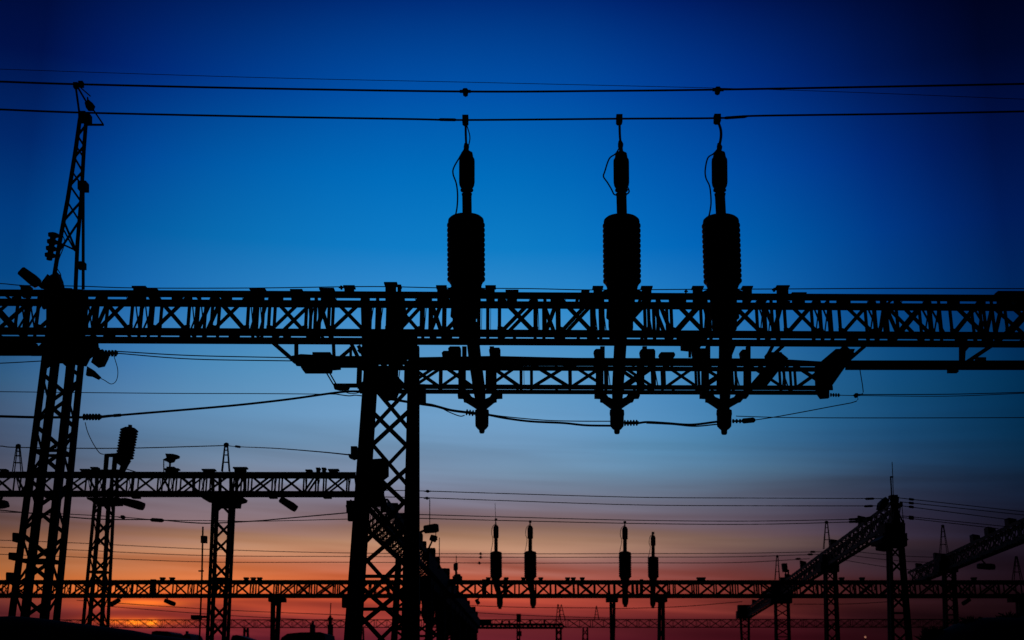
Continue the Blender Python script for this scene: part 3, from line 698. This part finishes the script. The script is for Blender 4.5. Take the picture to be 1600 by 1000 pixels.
gQ, AQ, BQ, kQ = side_gantry('second dark sloping lattice gantry, cut by the right edge of the view', (1640, 790), (1418, 893), 56, 1.0, .6,
    [(1471, 1494, 888, 1474, 1500, .16)], [(.05, .8, .3), (.2, .8, .35), (.32, .9, .4), (.42, .8, .4), (.72, .6, .4), (.9, .5, .3)], 75)
spike(gQ, 1473, 822, 1469, 1481, 866, 77, .024)
fb = thing('junction_box', 'small box on a stand on the sloping right gantry beside its thin spike', 'junction box', P(1229, 895, 95))
m = MB(); m.px([(1223, 880), (1230, 880), (1231, 890), (1233, 893), (1225, 893)], 94.8, .6); m.build('body', 'iron', fb)
m = MB(); m.rect(1227, 892, 1228.5, 902, 95, .1); m.rect(1231, 890, 1233, 899, 95, .1); m.build('stand', 'iron', fb)
floodlight(1378, 855, 53.6, 17, 12, 6, (1392, 850), 'floodlight on the left side of the tall spired column at right')
floodlight(1540, 885, 66, 25, 9, 4, (1534, 874), 'floodlight hanging under the second sloping gantry at the far right')

# ================================================================== WIRES
wire([(-60, 106), (0, 108), (400, 121), (800, 130), (1240, 141), (1600, 155), (1680, 158)], .009, 'thinnest wire, highest of all, crossing above the twin bus conductors', 30)
wire([(-60, 126), (0, 127.5), (118, 131.5), (400, 138), (727, 143), (950, 142), (1122, 140), (1400, 135), (1600, 131), (1680, 129)], .027, 'upper of the two thick conductors high above the near beam', 26.0,
     clamps=[(727, 142.5, 4.5, 5, 26.0), (1122, 140, 4.5, 5, 26.0)])
wire([(-60, 169), (0, 171), (130, 176), (400, 182), (640, 186), (727, 187.5), (968, 185.5), (1122, 184.5), (1180, 181), (1400, 178), (1600, 174), (1680, 172)], .027, 'lower thick conductor, clamped to the tops of the three near bushings', YB,
     spans=[(685, 186.8, 714, 187.3, YB, 2.4), (1130, 184.5, 1168, 182, YB, 2.4)])
wire([(-60, 442), (0, 443), (38, 446), (120, 447), (216, 450), (400, 450), (540, 448), (610, 448), (700, 450), (830, 451), (930, 453), (1090, 452), (1225, 451.5), (1400, 450.5), (1600, 451), (1680, 451)], .012, 'thin cable held along the top of the near beam', YN + .05, per=4,
     clamps=[(533, 449, 2, 3, YN + .05), (1210, 452.5, 2, 3, YN + .05), (1072, 455, 1.5, 3, YN + .05)])
wire([(183, 549), (300, 555.5), (460, 559)], .013, 'upper wire of the close pair from the left column to the bracket', YN + .4, strings=[(164, 552, 184, 552, YN + .4, 4, 5.5, 2.4)])
wire([(183, 552), (300, 561), (460, 564)], .013, 'lower wire of the close pair from the left column to the bracket', YN + .42)
wire([(178, 556), (184, 578), (182, 594), (174, 600), (163, 594), (155, 590)], .009, 'thin loop of wire hanging from the left column', YN + .4, per=5)
o = thing('insulator', 'stub insulators bolted to the side of the left column, holding the hanging loop', 'insulator', P(140, 575, YN + .3))
m = MB(); m.px([(136, 572), (146, 578), (156, 588), (152, 592), (142, 587), (134, 586)], YN + .3, .12); m.build('lower_stub', 'iron', o)
m = MB(); m.px([(148, 550), (160, 548), (168, 551), (166, 558), (160, 570), (150, 572), (142, 566)], YN + .3, .18); string_px(m, 150, 546, 170, 556, YN + .35, 3, 5, 3); m.build('upper_stub', 'porcelain', o)
wire([(-60, 611), (0, 612), (250, 614.5), (400, 615), (530, 616)], .010, 'thin level wire left of the middle column', YN + 2)
wire([(1340, 616.5), (1480, 616), (1600, 613), (1680, 611)], .011, 'upper wire of the thin pair leaving right of the lower beam', YN + .3, strings=[(1297, 617, 1313, 617.5, YN + .3, 4, 3.2, 1)])
wire([(1297, 617), (1340, 618), (1480, 619), (1600, 614.5), (1680, 612)], .009, 'lower wire of the thin pair leaving right of the lower beam', YN + .34)
wire([(1343.5, 577), (1346, 592), (1348, 605), (1348, 615), (1339, 617), (1338, 627), (1300, 635), (1220, 650), (1178, 656.5)], .011, 'kinked thin wire rising from the rightmost bushing to the tubular bus', YN + .3, per=3,
     spans=[(1159, 658, 1180, 656, YN + .3, 4.2)], strings=[(1144, 658, 1160, 658, YN + .3, 3, 3.5, 1.6)], clamps=[(1338.5, 617.5, 3, 3.4, YN + .3)])
wire([(1150, 650), (1160, 650.5), (1240, 652.5), (1400, 653), (1600, 652.5), (1680, 652)], .010, 'thin level wire leaving right from beside the rightmost bushing', YN + .3)
wire([(-60, 649), (0, 650.5), (60, 652), (132, 652)], .03, 'thick conductor arriving at the left column from the left edge', YN + .4)
wire([(157, 652), (190, 648.5), (280, 641), (370, 633), (450, 624), (525, 613.5), (556, 611.5), (575, 614)], .026, 'thick conductor rising from the left column to the bracket by the middle column', YN + .4, strings=[(130, 651.5, 158, 651.5, YN + .4, 6, 5.5, 3.4)], spans=[(176, 649.5, 190, 648.5, YN + .4, 2.6)])
wire([(157, 650), (172, 648.5), (190, 648)], .012, 'short thin tail beside the thick conductor at the left column', YN + .36)
wire([(133, 660), (137, 675), (145, 692), (155, 707), (162, 710)], .010, 'thin wire drooping from the left column to the leaning post insulator', None or 30.0)
wire([(526, 616), (545, 618.5), (556, 617.5), (575, 620)], .013, 'short slack tail beside the bracket at the middle column', YN + .36)
wire([(530, 608), (548, 615), (568, 611), (560, 606)], .010, 'tiny loop of wire at the bracket end', YN + .36, per=5)
wire([(600, 622), (625, 626), (656, 631), (680, 634.5), (705, 641), (735, 645)], .03, 'thick conductor from the middle column to the leftmost bushing', YN + .35, strings=[(728, 644, 742, 646, YN + .35, 3, 5, 2.5)])
wire([(656, 629), (680, 633), (700, 643), (718, 650), (726, 649)], .012, 'slack tail under the conductor left of the leftmost bushing', YN + .33)
wire([(762, 647), (790, 651), (850, 656.5), (900, 658), (954, 658.2)], .012, 'thin upper conductor between the left two near bushings', YN + .33)
wire([(762, 648), (790, 653.5), (830, 658.5), (880, 661), (915, 664.5), (954, 665.2)], .025, 'thick lower conductor between the left two near bushings', YN + .35)
wire([(998, 661), (1012, 659.5), (1040, 661), (1080, 663.5), (1120, 659)], .026, 'thick conductor between the right two near bushings', YN + .35, strings=[(975, 661, 998, 660.5, YN + .35, 5, 5, 2.6)])
wire([(1010, 661), (1050, 663), (1085, 666), (1120, 663)], .016, 'slack strand under the conductor between the right two near bushings', YN + .33)
wire([(-60, 568.5), (0, 567.5), (66, 564)], .012, 'thin wire reaching the left column from the left edge', YN + .4)
# behind: lines of the lower left gantry
wire([(-60, 696, 48), (0, 697, 48), (28, 699, 48), (180, 700.5, 48), (340, 696.5, 48), (353, 696, 48)], .02, 'earth wire over the two spikes of the lower left gantry', 48)
wire([(353, 696, 48), (372, 698, 48), (430, 700.5, 42), (500, 706, 34), (549, 711, 27.5)], .016, 'earth wire from the right spike of the lower left gantry to the middle column', 48, spans=[(367, 697.2, 376, 698.6, 47, 1.8)])
wire([(192, 731), (198, 733), (214, 738)], .02, 'short wire slanting from the leaning post insulator to its beam', 48.3)
wire([(0, 797), (60, 803), (150, 811), (240, 812), (290, 816), (330, 817.5), (400, 814), (440, 810.5), (545, 801)], .022, 'thicker sagging conductor under the lower left beam', 47, spans=[(235, 812, 256, 813.5, 47, 3)])
wire([(0, 800), (100, 803), (190, 808), (250, 812.5), (330, 813.5), (400, 814.5), (545, 811)], .015, 'thinner sagging conductor under the lower left beam', 47.3, clamps=[(191, 808, 3, 3, 47.3)])
# lines across to the spired column
for i, (a, m_, b, lab) in enumerate(((767, 777, 779, 'topmost of the four level wires from the middle column to the spired column'), (777.5, 789, 790.5, 'second of the four level wires from the middle column to the spired column'),
                                     (804, 813, 811, 'third of the four level wires from the middle column to the spired column'), (810, 818, 815, 'lowest of the four level wires from the middle column to the spired column'))):
    xe = (1378, 1376, 1352, 1352)[i]
    wire([(600, a - 1, 47), (657, a, 48), (800, a + (m_ - a) * .45, 50), (1000, m_, 52), (1180, m_ + 1.2, 53), (xe, b, 53)], .017, lab, 50, clamps=[((668, 667, 1339, 1339)[i], (767.3, 778.2, 811, 815)[i], 2.5, 2, (48, 48, 53, 53)[i])], spans=[(xe - 26, b + .6, xe - 12, b, 53, 1.8)])
for a, b, lab in (((1405, 778), (1640, 804), 'topmost of the five wires sloping down right from the spired column'), ((1406, 784), (1640, 809), 'second of the five wires sloping down right from the spired column'),
                  ((1406, 790), (1600, 815), 'middle of the five wires sloping down right from the spired column'), ((1409, 806), (1575, 823), 'fourth of the five wires sloping down right from the spired column'), ((1409, 808.5), (1560, 826), 'lowest of the five wires sloping down right from the spired column')):
    wire([(a[0], a[1], 53), (a[0] + (b[0] - a[0]) * .4, a[1] + (b[1] - a[1]) * .40, 55), (b[0], b[1], 58)], .018, lab, 53, spans=[(1420, a[1] + (1420 - a[0]) * .115 , 1428, a[1] + (1428 - a[0]) * .118, 53.2, 2)])
for i, (l, c_, e, xe) in enumerate(((846, 865, 862, 1288), (857, 870.5, 866, 1284), (868, 879.5, 873, 1265))):
    lab = ('topmost', 'middle', 'lowest')[i] + ' of the three long far wires above the far beam'
    wire([(-60, l - 4), (110, l + 2), (320, l + 12 - i), (545, c_ - 1), (800, c_ + .3), (1000, c_), (1150, c_ - .5), (xe, e)], .024, lab, 90,
         clamps=[((751, 751, 749)[i], c_ + .2, 1.6, 2.2, 90)], spans=[(xe - 22, e + .4, xe - 14, e + .2, 90, 1.6)])
for a, b, c_, lab in (((1300, 858), (1400, 868), (1500, 872), 'upper faint wire passing behind the spired column'), ((1300, 864), (1400, 876), (1500, 880), 'second faint wire passing behind the spired column'), ((1300, 872), (1400, 888), (1470, 893), 'lowest faint wire passing behind the spired column')):
    wire([a, b, c_], .022, lab, 92)
for i, (a, b) in enumerate(((( 120, 938), (560, 962)), ((150, 946), (560, 972)), ((640, 942), (960, 950)), ((640, 950), (960, 966)), ((960, 951), (1160, 940)), ((1240, 944), (1420, 938)))):
    wire([a, ((a[0] + b[0]) / 2, (a[1] + b[1]) / 2 + 2.5), b], .028, ('upper faint wire under the far beam near the brightest glow', 'lower faint wire under the far beam near the brightest glow', 'upper faint wire below the far beam right of the middle column',
          'lower faint wire below the far beam right of the middle column', 'faint wire rising below the rightmost small bushing', 'faint wire below the far beam left of the spired column')[i], 110)
wire([(773.5, 786), (774.5, 812)], .014, 'hair thin dropper above the leftmost small bushing', Y8 + .5)

# ================================================================== GROUND, BANKS, BUILDINGS
m = MB(); n = 96; m.v = [V((0, 0, 0))] + [V((4000 * math.cos(2 * math.pi * i / n), 4000 * math.sin(2 * math.pi * i / n), 0)) for i in range(n)]
m.f = [[0, 1 + i, 1 + (i + 1) % n] for i in range(n)]; m.smooth = [False] * n
g = m.build('ground', 'gravel'); g['kind'] = 'structure'
def bank(name, x0, x1, y0, y1, crest, seed, nx=120, ny=24):
    """earth bank whose crest height follows crest(t); real mound rising from the ground"""
    rnd = random.Random(seed); ph = [rnd.uniform(0, 6) for _ in range(12)]
    m = MB()
    for j in range(ny + 1):
        for i in range(nx + 1):
            t, s = i / nx, j / ny
            x = x0 + (x1 - x0) * t; y = y0 + (y1 - y0) * s
            h = crest(x) * math.sin(math.pi * s) ** .8
            w = sum(math.sin(x * (1.3 + 1.1 * k) + y * (.9 + .7 * k) + ph[k]) / (k + 2) for k in range(8)) * .022
            edge = min(1, (t * 12), ((1 - t) * 12))
            m.v.append(V((x, y, max(-.05, (h + w * min(1, h * 2)) * edge - .04))))
    for j in range(ny):
        for i in range(nx):
            a = j * (nx + 1) + i; m.f.append([a, a + 1, a + nx + 2, a + nx + 1]); m.smooth.append(True)
    o = m.build(name, 'earth'); o['kind'] = 'structure'; return o
def interp(pts):
    def f(x):
        if x <= pts[0][0]: return pts[0][1]
        for (a, b), (c, d) in zip(pts, pts[1:]):
            if x <= c: return b + (d - b) * (x - a) / (c - a)
        return pts[-1][1]
    return f
YK = 24.0
def crest_px(lst): return interp([(P(x, y, YK).x, max(.1, P(x, y, YK).z + .04)) for x, y in lst])
bank('earth_bank', P(-200, 970, YK).x, P(520, 1000, YK).x, YK - 3, YK + 3, crest_px([(-200, 958), (0, 964), (60, 966), (110, 973), (180, 981), (240, 991), (300, 998), (340, 1010), (420, 1040), (520, 1064)]), 5)
bank('earth_bank', P(1330, 1000, YK).x, P(1800, 960, YK).x, YK - 3, YK + 3, crest_px([(1330, 1060), (1420, 1012), (1450, 996), (1470, 985), (1500, 973), (1540, 967), (1600, 963), (1800, 955)]), 6)
# buildings on the skyline
def hut(label, outline, Y, depth, chim, name='hut'):
    h = thing(name, label, 'building', V((P(outline[0][0], 1000, Y).x, Y, 0)))
    x0, x1 = outline[0][0], outline[-1][0]; yt = max(outline[0][1], outline[-1][1])
    a, b = P(x0 + 3, yt, Y), P(x1 - 3, yt, Y); zt_ = min(a.z, b.z)
    m = MB(); m.hexa([V((a.x, Y, 0)), V((b.x, Y, 0)), V((b.x, Y + depth, 0)), V((a.x, Y + depth, 0)), V((a.x, Y, zt_)), V((b.x, Y, zt_)), V((b.x, Y + depth, zt_)), V((a.x, Y + depth, zt_))]); m.build('wall', 'render', h)
    m = MB(); m.px(outline, Y - .4, depth + .8); rf = m.build('roof', 'roof', h)
    for c in chim: MB().rect(*c, Y + 1, .7).build('chimney', 'render', rf)
    m = MB()
    for i in range(3):
        xx = a.x + (b.x - a.x) * (i + .6) / 3.4
        m.hexa([V((xx, Y - .03, zt_ - 1.6)), V((xx + .8, Y - .03, zt_ - 1.6)), V((xx + .8, Y + .02, zt_ - 1.6)), V((xx, Y + .02, zt_ - 1.6)), V((xx, Y - .03, zt_ - .6)), V((xx + .8, Y - .03, zt_ - .6)), V((xx + .8, Y + .02, zt_ - .6)), V((xx, Y + .02, zt_ - .6))])
    m.build('window', 'glass', h)
    return h
hut('low dark hut with a sloping roof and a stubby chimney left of the middle column', [(438, 1001), (440, 996), (449, 990), (470, 988), (500, 987.5), (507, 990), (508, 1001)], 120, 6, [(484, 976, 491, 989), (487, 970, 489, 977)])
hut('small flat roofed hut under the brightest glow', [(236, 999), (237, 987), (244, 985.5), (262, 986.5), (267, 990), (267, 999)], 120, 4, [])
hut('tiny round topped shed just right of the flat roofed hut', [(281, 1001), (285, 994), (291, 989), (296, 992), (300, 1001)], 120, 4, [(290, 986, 292, 991)])
hut('low shed with a curved roof left of the low hut', [(360, 1001), (363, 993), (370, 992), (385, 997), (396, 1001)], 120, 4, [])
tw = thing('pylon', 'slender pointed pylon standing right beside the low hut', 'pylon', V((P(516, 1000, 130).x, 130, 0)))
colpx(tw, 514, 518, 962, 511, 521, 1000, 130, .3, .6, .16, .7, .12, 33, name='tower')
m = MB(); m.tube([P(516, 962, 130), P(517, 942, 130)], .05, 5); m.rect(512, 965, 520, 968, 130, .3); m.rect(512, 976, 520, 1000, 130.1, .3); m.build('tip', 'steel', tw)
hp = thing('street_lamp', 'small distant lamp glowing orange at the lower right, left of the spired column', 'lamp', V((P(1352, 1000, 200).x, 200, 0)))
MB().tube([V((P(1352, 1000, 200).x, 200, 0)), P(1352, 996.5, 200)], .08, 6).build('pole', 'steel', hp)
def emis(name, c, s):
    mm = bpy.data.materials.new(name); mm.use_nodes = True; b = mm.node_tree.nodes['Principled BSDF']
    b.inputs['Base Color'].default_value = (*c, 1); b.inputs['Emission Color'].default_value = (*c, 1); b.inputs['Emission Strength'].default_value = s; M[name] = mm
emis('lamp_glow', (.9, .36, .22), .35)
MB().lathe([(P(1352, 997, 200), .1), (P(1352, 996, 200), .16), (P(1352, 994.6, 200), .16), (P(1352, 993.8, 200), .05)], 10).build('bulb', 'lamp_glow', hp)

# low scrub on the right bank
def shrub(label, x, y, w, h, Y, seed):
    rnd = random.Random(seed); c = P(x, y, Y); s = sc(x, y, Y); W, Hs = w / s, h / s
    root = thing('shrub', label, 'shrub', V((c.x, Y, max(0, c.z - .3))), 'shrubs on the right bank')
    m = MB()
    for i in range(520):
        a = rnd.uniform(0, 6.28); rr = rnd.random() ** .5; zz = rnd.random() ** .7
        rad = W / 2 * math.sqrt(max(0, 1 - zz * zz * .9)) * (.7 + .45 * math.sin(a * 3 + seed) * .5 + .2 * rnd.random())
        p = c + V((math.cos(a) * rad * rr, math.sin(a) * rad * rr * .8, zz * Hs - .15))
        d = V((rnd.gauss(0, 1), rnd.gauss(0, 1), rnd.gauss(.4, 1))).normalized(); e = d.orthogonal().normalized() * rnd.uniform(.03, .055); l = d * rnd.uniform(.09, .2)
        n0 = len(m.v); m.v += [p - e, p + l * .5 - e * .4 + d.cross(e) * .3, p + l, p + e]; m.f.append([n0, n0 + 1, n0 + 2, n0 + 3]); m.smooth.append(False)
    m.build('foliage', 'leaf', root)
    m = MB()
    for i in range(6):
        a = i * 1.05; m.tube([c - Z * .3, c + V((math.cos(a) * W * .15, math.sin(a) * W * .15, Hs * .4)), c + V((math.cos(a) * W * .3, math.sin(a) * W * .3, Hs * .75))], .012, 4)
    m.build('stem', 'earth', root)
shrub('low wide shrub on the left end of the right bank', 1462, 992, 52, 14, YK, 1)
shrub('rounded shrub on the crest of the right bank between its two neighbours', 1518, 974, 60, 12, YK, 2)
shrub('rounded shrub on the crest of the right bank at the edge of the view', 1580, 968, 64, 13, YK, 3)

# ================================================================== SKY (radiance by compass direction and height) AND SUN
XS = [0, 180, 350, 600, 850, 1050, 1220, 1400, 1600]
T = [  # sky colours by row, with lens vignette painted in as darker edges
 (-260, [(0,2,26), (0,6,38), (0,9,46), (0,14,58), (0,14,60), (0,9,50), (0,5,38), (0,2,26), (0,0,12)]),
 (0, [(0,3,35), (0,18,75), (0,28,95), (0,42,118), (0,44,120), (0,27,100), (0,14,70), (0,5,40), (0,0,13)]),
 (100, [(0,12,60), (0,32,105), (0,50,130), (0,68,155), (0,68,155), (0,50,136), (0,35,110), (0,18,70), (0,4,34)]),
 (200, [(0,27,85), (0,55,135), (0,75,155), (0,92,175), (0,90,175), (0,75,160), (0,55,138), (0,30,98), (0,10,52)]),
 (300, [(0,48,115), (0,80,155), (0,100,175), (0,112,190), (0,110,188), (0,92,178), (0,75,160), (0,45,125), (0,18,72)]),
 (400, [(0,62,125), (8,92,160), (15,112,180), (18,125,198), (15,125,198), (5,108,190), (0,90,165), (0,58,130), (0,28,80)]),
 (480, [(10,72,130), (30,105,175), (45,125,190), (55,140,205), (50,140,205), (35,125,195), (20,98,170), (5,65,130), (0,35,85)]),
 (570, [(44,90,130),(64,118,168),(78,140,185),(92,150,196),(84,148,196),(64,135,186),(42,105,156),(14,75,122),(0,45,82)]),
 (640, [(66,88,118),(86,124,163),(98,144,184),(110,158,200),(102,154,197),(78,138,188),(48,108,154),(20,73,116),(2,43,77)]),
 (690, [(68,82,108),(85,115,148),(100,135,168),(112,150,185),(108,150,188),(84,138,178),(56,106,147),(27,71,110),(5,41,71)]),
 (730, [(78,80,98),(98,112,135),(115,128,150),(118,138,165),(108,138,165),(90,125,155),(68,98,125),(36,62,92),(12,35,60)]),
 (770, [(88,76,85),(112,102,115),(125,118,132),(122,122,142),(115,122,142),(98,108,128),(75,82,102),(42,50,72),(16,27,48)]),
 (810, [(95,72,72),(122,96,100),(132,108,112),(132,110,118),(128,108,116),(106,92,104),(80,70,85),(46,40,58),(18,20,36)]),
 (830, [(110,76,64),(138,100,90),(150,112,102),(150,114,106),(145,112,104),(120,95,95),(92,72,78),(50,40,54),(20,17,31)]),
 (850, [(145,92,64),(172,118,88),(184,132,100),(186,136,106),(178,134,108),(145,110,94),(102,80,76),(55,40,48),(23,16,28)]),
 (872, [(158,98,60),(180,112,76),(190,116,82),(178,114,92),(158,108,98),(126,88,86),(88,64,70),(48,36,46),(22,13,25)]),
 (895, [(172,98,50),(200,114,66),(210,114,66),(190,98,72),(166,92,78),(136,76,72),(96,55,59),(48,29,38),(22,11,20)]),
 (915, [(178,90,42),(220,108,50),(220,106,50),(206,94,56),(182,80,60),(146,65,55),(102,47,45),(50,25,31),(21,9,17)]),
 (938, [(118,55,48),(205,82,46),(195,76,46),(182,70,50),(170,66,52),(136,54,46),(96,40,37),(47,20,25),(19,7,12)]),
 (955, [(108,46,46),(150,58,48),(160,62,46),(152,58,48),(140,50,46),(116,42,40),(84,31,31),(40,15,20),(17,5,10)]),
 (972, [(92,36,42),(132,44,44),(138,46,46),(128,45,48),(112,39,42),(92,31,36),(68,22,28),(33,11,17),(15,4,9)]),
 (1000,[(75,25,35), (95,30,40), (95,28,40), (92,28,40), (85,24,35), (72,18,28), (58,12,22), (30,7,13), (14,3,6)]),
 (1065,[(40,14,20), (50,16,22), (50,15,22), (48,15,22), (44,12,19), (38,10,15), (30,7,12), (16,4,8), (8,2,4)]),
]
def lin(c): c = c / 255; return c / 12.92 if c <= .04045 else ((c + .055) / 1.055) ** 2.4
def cr(p, t):                                   # Catmull-Rom over unevenly indexed values
    return None
def hermite(xs, vs, x):
    if x <= xs[0]: return vs[0]
    if x >= xs[-1]: return vs[-1]
    i = max(j for j in range(len(xs) - 1) if xs[j] <= x)
    def sl(j):
        a, b = max(j - 1, 0), min(j + 1, len(xs) - 1); return (vs[b] - vs[a]) / (xs[b] - xs[a])
    h = xs[i + 1] - xs[i]; t = (x - xs[i]) / h
    return (2*t**3 - 3*t*t + 1) * vs[i] + (t**3 - 2*t*t + t) * h * sl(i) + (-2*t**3 + 3*t*t) * vs[i + 1] + (t**3 - t*t) * h * sl(i + 1)
TY = [r[0] for r in T]
def sky_at(x, y):
    out = []
    for ch in range(3):
        col = [hermite(XS, [c[ch] for c in r[1]], x) for r in T]
        out.append(max(0, hermite(TY, col, y)))
    return [lin(v) for v in out]
def px_of(az, el):
    d = V((math.sin(az) * math.cos(el), math.cos(az) * math.cos(el), math.sin(el)))
    dep = d.y * cp + d.z * sp; up = -d.y * sp + d.z * cp
    return 800 + F * d.x / dep, 500 - F * up / dep
w = bpy.data.worlds.new('World'); S.world = w; w.use_nodes = True
nt = w.node_tree; nt.nodes.clear(); L = nt.links
def N(t, **kw):
    n = nt.nodes.new(t)
    for k, v in kw.items(): setattr(n, k, v)
    return n
def mth(op, a, b=None, c=None, clamp=False):
    n = N('ShaderNodeMath', operation=op, use_clamp=clamp)
    for i, q in enumerate((a, b, c)):
        if q is None: continue
        if isinstance(q, (int, float)): n.inputs[i].default_value = q
        else: L.new(q, n.inputs[i])
    return n.outputs[0]
tc = N('ShaderNodeTexCoord'); sx = N('ShaderNodeSeparateXYZ'); L.new(tc.outputs['Generated'], sx.inputs[0])
az = mth('ARCTAN2', sx.outputs['X'], sx.outputs['Y']); el = mth('ARCSINE', sx.outputs['Z'])
# streaky cloud noise, stretched along the horizon
cb = N('ShaderNodeCombineXYZ'); L.new(mth('MULTIPLY', az, 2.8), cb.inputs[0]); L.new(mth('ADD', mth('MULTIPLY', el, 46.0), mth('MULTIPLY', az, 2.2)), cb.inputs[1])
nz = N('ShaderNodeTexNoise'); nz.inputs['Scale'].default_value = 1.0; nz.inputs['Detail'].default_value = 2.5; nz.inputs['Distortion'].default_value = .4; nz.inputs['Roughness'].default_value = .6; L.new(cb.outputs[0], nz.inputs['Vector'])
nzc = mth('SUBTRACT', nz.outputs['Fac'], .5)
low_ = N('ShaderNodeMapRange', interpolation_type='SMOOTHSTEP'); L.new(el, low_.inputs['Value'])
low_.inputs['From Min'].default_value = .25; low_.inputs['From Max'].default_value = .05; low_.inputs['To Min'].default_value = 0; low_.inputs['To Max'].default_value = 1
el2 = mth('ADD', el, mth('MULTIPLY', mth('MULTIPLY', nzc, low_.outputs[0]), .040))     # clouds wander up and down
EL0, EL1 = -.01, .66
fac = mth('DIVIDE', mth('SUBTRACT', el2, EL0), EL1 - EL0, clamp=True)
cols = [-10 + 101.25 * i for i in range(17)]
els_px = [1064, 1030, 1000, 985, 972, 962, 950, 938, 926, 915, 905, 895, 883, 872, 861, 850, 840, 830, 815, 790, 765, 735, 700, 665, 630, 570, 480, 390, 280, 150, 0, -230]
def ramp(colours):                              # colours: list of (el, rgb)
    r = N('ShaderNodeValToRGB'); r.color_ramp.interpolation = 'LINEAR'; e = r.color_ramp.elements
    while len(e) < len(colours): e.new(0.5)
    for i, (q, c) in enumerate(sorted(colours, key=lambda z: z[0])):
        e[i].position = min(1, max(0, (q - EL0) / (EL1 - EL0))); e[i].color = (*c, 1)
    L.new(fac, r.inputs['Fac']); return r.outputs['Color']
stops = []
for cx in cols:
    azc = math.atan2((cx - 800) / F, cp - (500 - 700) / F * -sp * -1 if False else cp + 200 / F * sp)
    lst = []
    for py in els_px:
        d = ray(800, py).normalized(); e0 = math.asin(d.z)
        x_, y_ = px_of(azc, e0)
        lst.append((e0, sky_at(min(1600, max(0, x_)), y_)))
    stops.append((azc, ramp(lst)))
def const(f):                                   # the night side: deep blue, dim at the horizon
    return ramp([(0, (.001 * f, .0008 * f, .0012 * f)), (.2, (.0006 * f, .0012 * f, .004 * f)), (.65, (.0003 * f, .0008 * f, .004 * f))])
stops = [(-math.pi, const(1)), (-1.2, const(1.6))] + stops + [(.95, const(.8)), (math.pi, const(1))]
cur = stops[0][1]
for (a0, _), (a1, c1) in zip(stops, stops[1:]):
    mr = N('ShaderNodeMapRange'); L.new(az, mr.inputs['Value']); mr.inputs['From Min'].default_value = a0; mr.inputs['From Max'].default_value = a1
    mx = N('ShaderNodeMix', data_type='RGBA'); L.new(mr.outputs[0], mx.inputs['Factor']); L.new(cur, mx.inputs['A']); L.new(c1, mx.inputs['B']); cur = mx.outputs['Result']
# brightness of the cloud streaks
gain = mth('ADD', 1.0, mth('MULTIPLY', mth('MULTIPLY', nzc, low_.outputs[0]), 1.9))
mg = N('ShaderNodeMix', data_type='RGBA', blend_type='MULTIPLY'); mg.inputs['Factor'].default_value = 1
cg = N('ShaderNodeCombineXYZ')
for i in range(3): L.new(gain, cg.inputs[i])
L.new(cur, mg.inputs['A']); L.new(cg.outputs[0], mg.inputs['B']); cur = mg.outputs['Result']
# the last of the sun showing through slits in the cloud
def glow(px, py, wpx, hpx, colr, rough=.3):
    global cur
    d = ray(px, py).normalized(); a0 = math.atan2(d.x, d.y); e0 = math.asin(d.z)
    da = mth('DIVIDE', mth('SUBTRACT', az, a0), wpx / F); de = mth('DIVIDE', mth('SUBTRACT', mth('ADD', el, mth('MULTIPLY', nzc, .004 * rough)), e0), hpx / F)
    q = mth('ADD', mth('MULTIPLY', da, da), mth('MULTIPLY', de, de)); g_ = mth('EXPONENT', mth('MULTIPLY', q, -1.0))
    mx = N('ShaderNodeMix', data_type='RGBA', blend_type='ADD'); L.new(g_, mx.inputs['Factor']); L.new(cur, mx.inputs['A']); mx.inputs['B'].default_value = (*colr, 1); mx.clamp_factor = True
    cur = mx.outputs['Result']
glow(211, 972.5, 11, 3.4, (1.5, .36, .0), .35); glow(237, 973, 8, 4, (1.5, .38, .0), .35); glow(180, 971, 12, 3.6, (.55, .12, .0), .5); glow(205, 970, 62, 7, (.42, .055, 0), .35)
glow(225, 942, 48, 4.4, (.62, .14, .0), .3); glow(262, 972, 30, 4, (.18, .03, 0), 1)
bg = N('ShaderNodeBackground'); L.new(cur, bg.inputs['Color']); bg.inputs['Strength'].default_value = 1.0
SUN_AZ = math.atan2((215 - 800) / F, cp + 465 / F * sp); SUN_EL = R(1.5)
sk = N('ShaderNodeTexSky', sky_type='NISHITA'); sk.sun_disc = False; sk.sun_elevation = R(-4); sk.sun_rotation = SUN_AZ
bg2 = N('ShaderNodeBackground'); L.new(sk.outputs[0], bg2.inputs['Color']); bg2.inputs['Strength'].default_value = .003
ad = N('ShaderNodeAddShader'); L.new(bg.outputs[0], ad.inputs[0]); L.new(bg2.outputs[0], ad.inputs[1])
ow = N('ShaderNodeOutputWorld'); L.new(ad.outputs[0], ow.inputs['Surface'])
sl = bpy.data.lights.new('sun', 'SUN'); sl.energy = .02; sl.angle = R(.5); sl.color = (1, .42, .18)
so = bpy.data.objects.new('sun', sl); COL.objects.link(so)
dirv = V((math.sin(SUN_AZ) * math.cos(SUN_EL), math.cos(SUN_AZ) * math.cos(SUN_EL), math.sin(SUN_EL)))
so.rotation_euler = dirv.to_track_quat('Z', 'Y').to_euler(); so.location = (0, 0, 40)
vs = S.view_settings; vs.view_transform = 'Standard'; vs.look = 'None'; vs.exposure = 0; vs.gamma = 1; vs.use_curve_mapping = False
S.cycles.use_denoising = True
S.cycles.max_bounces = 4
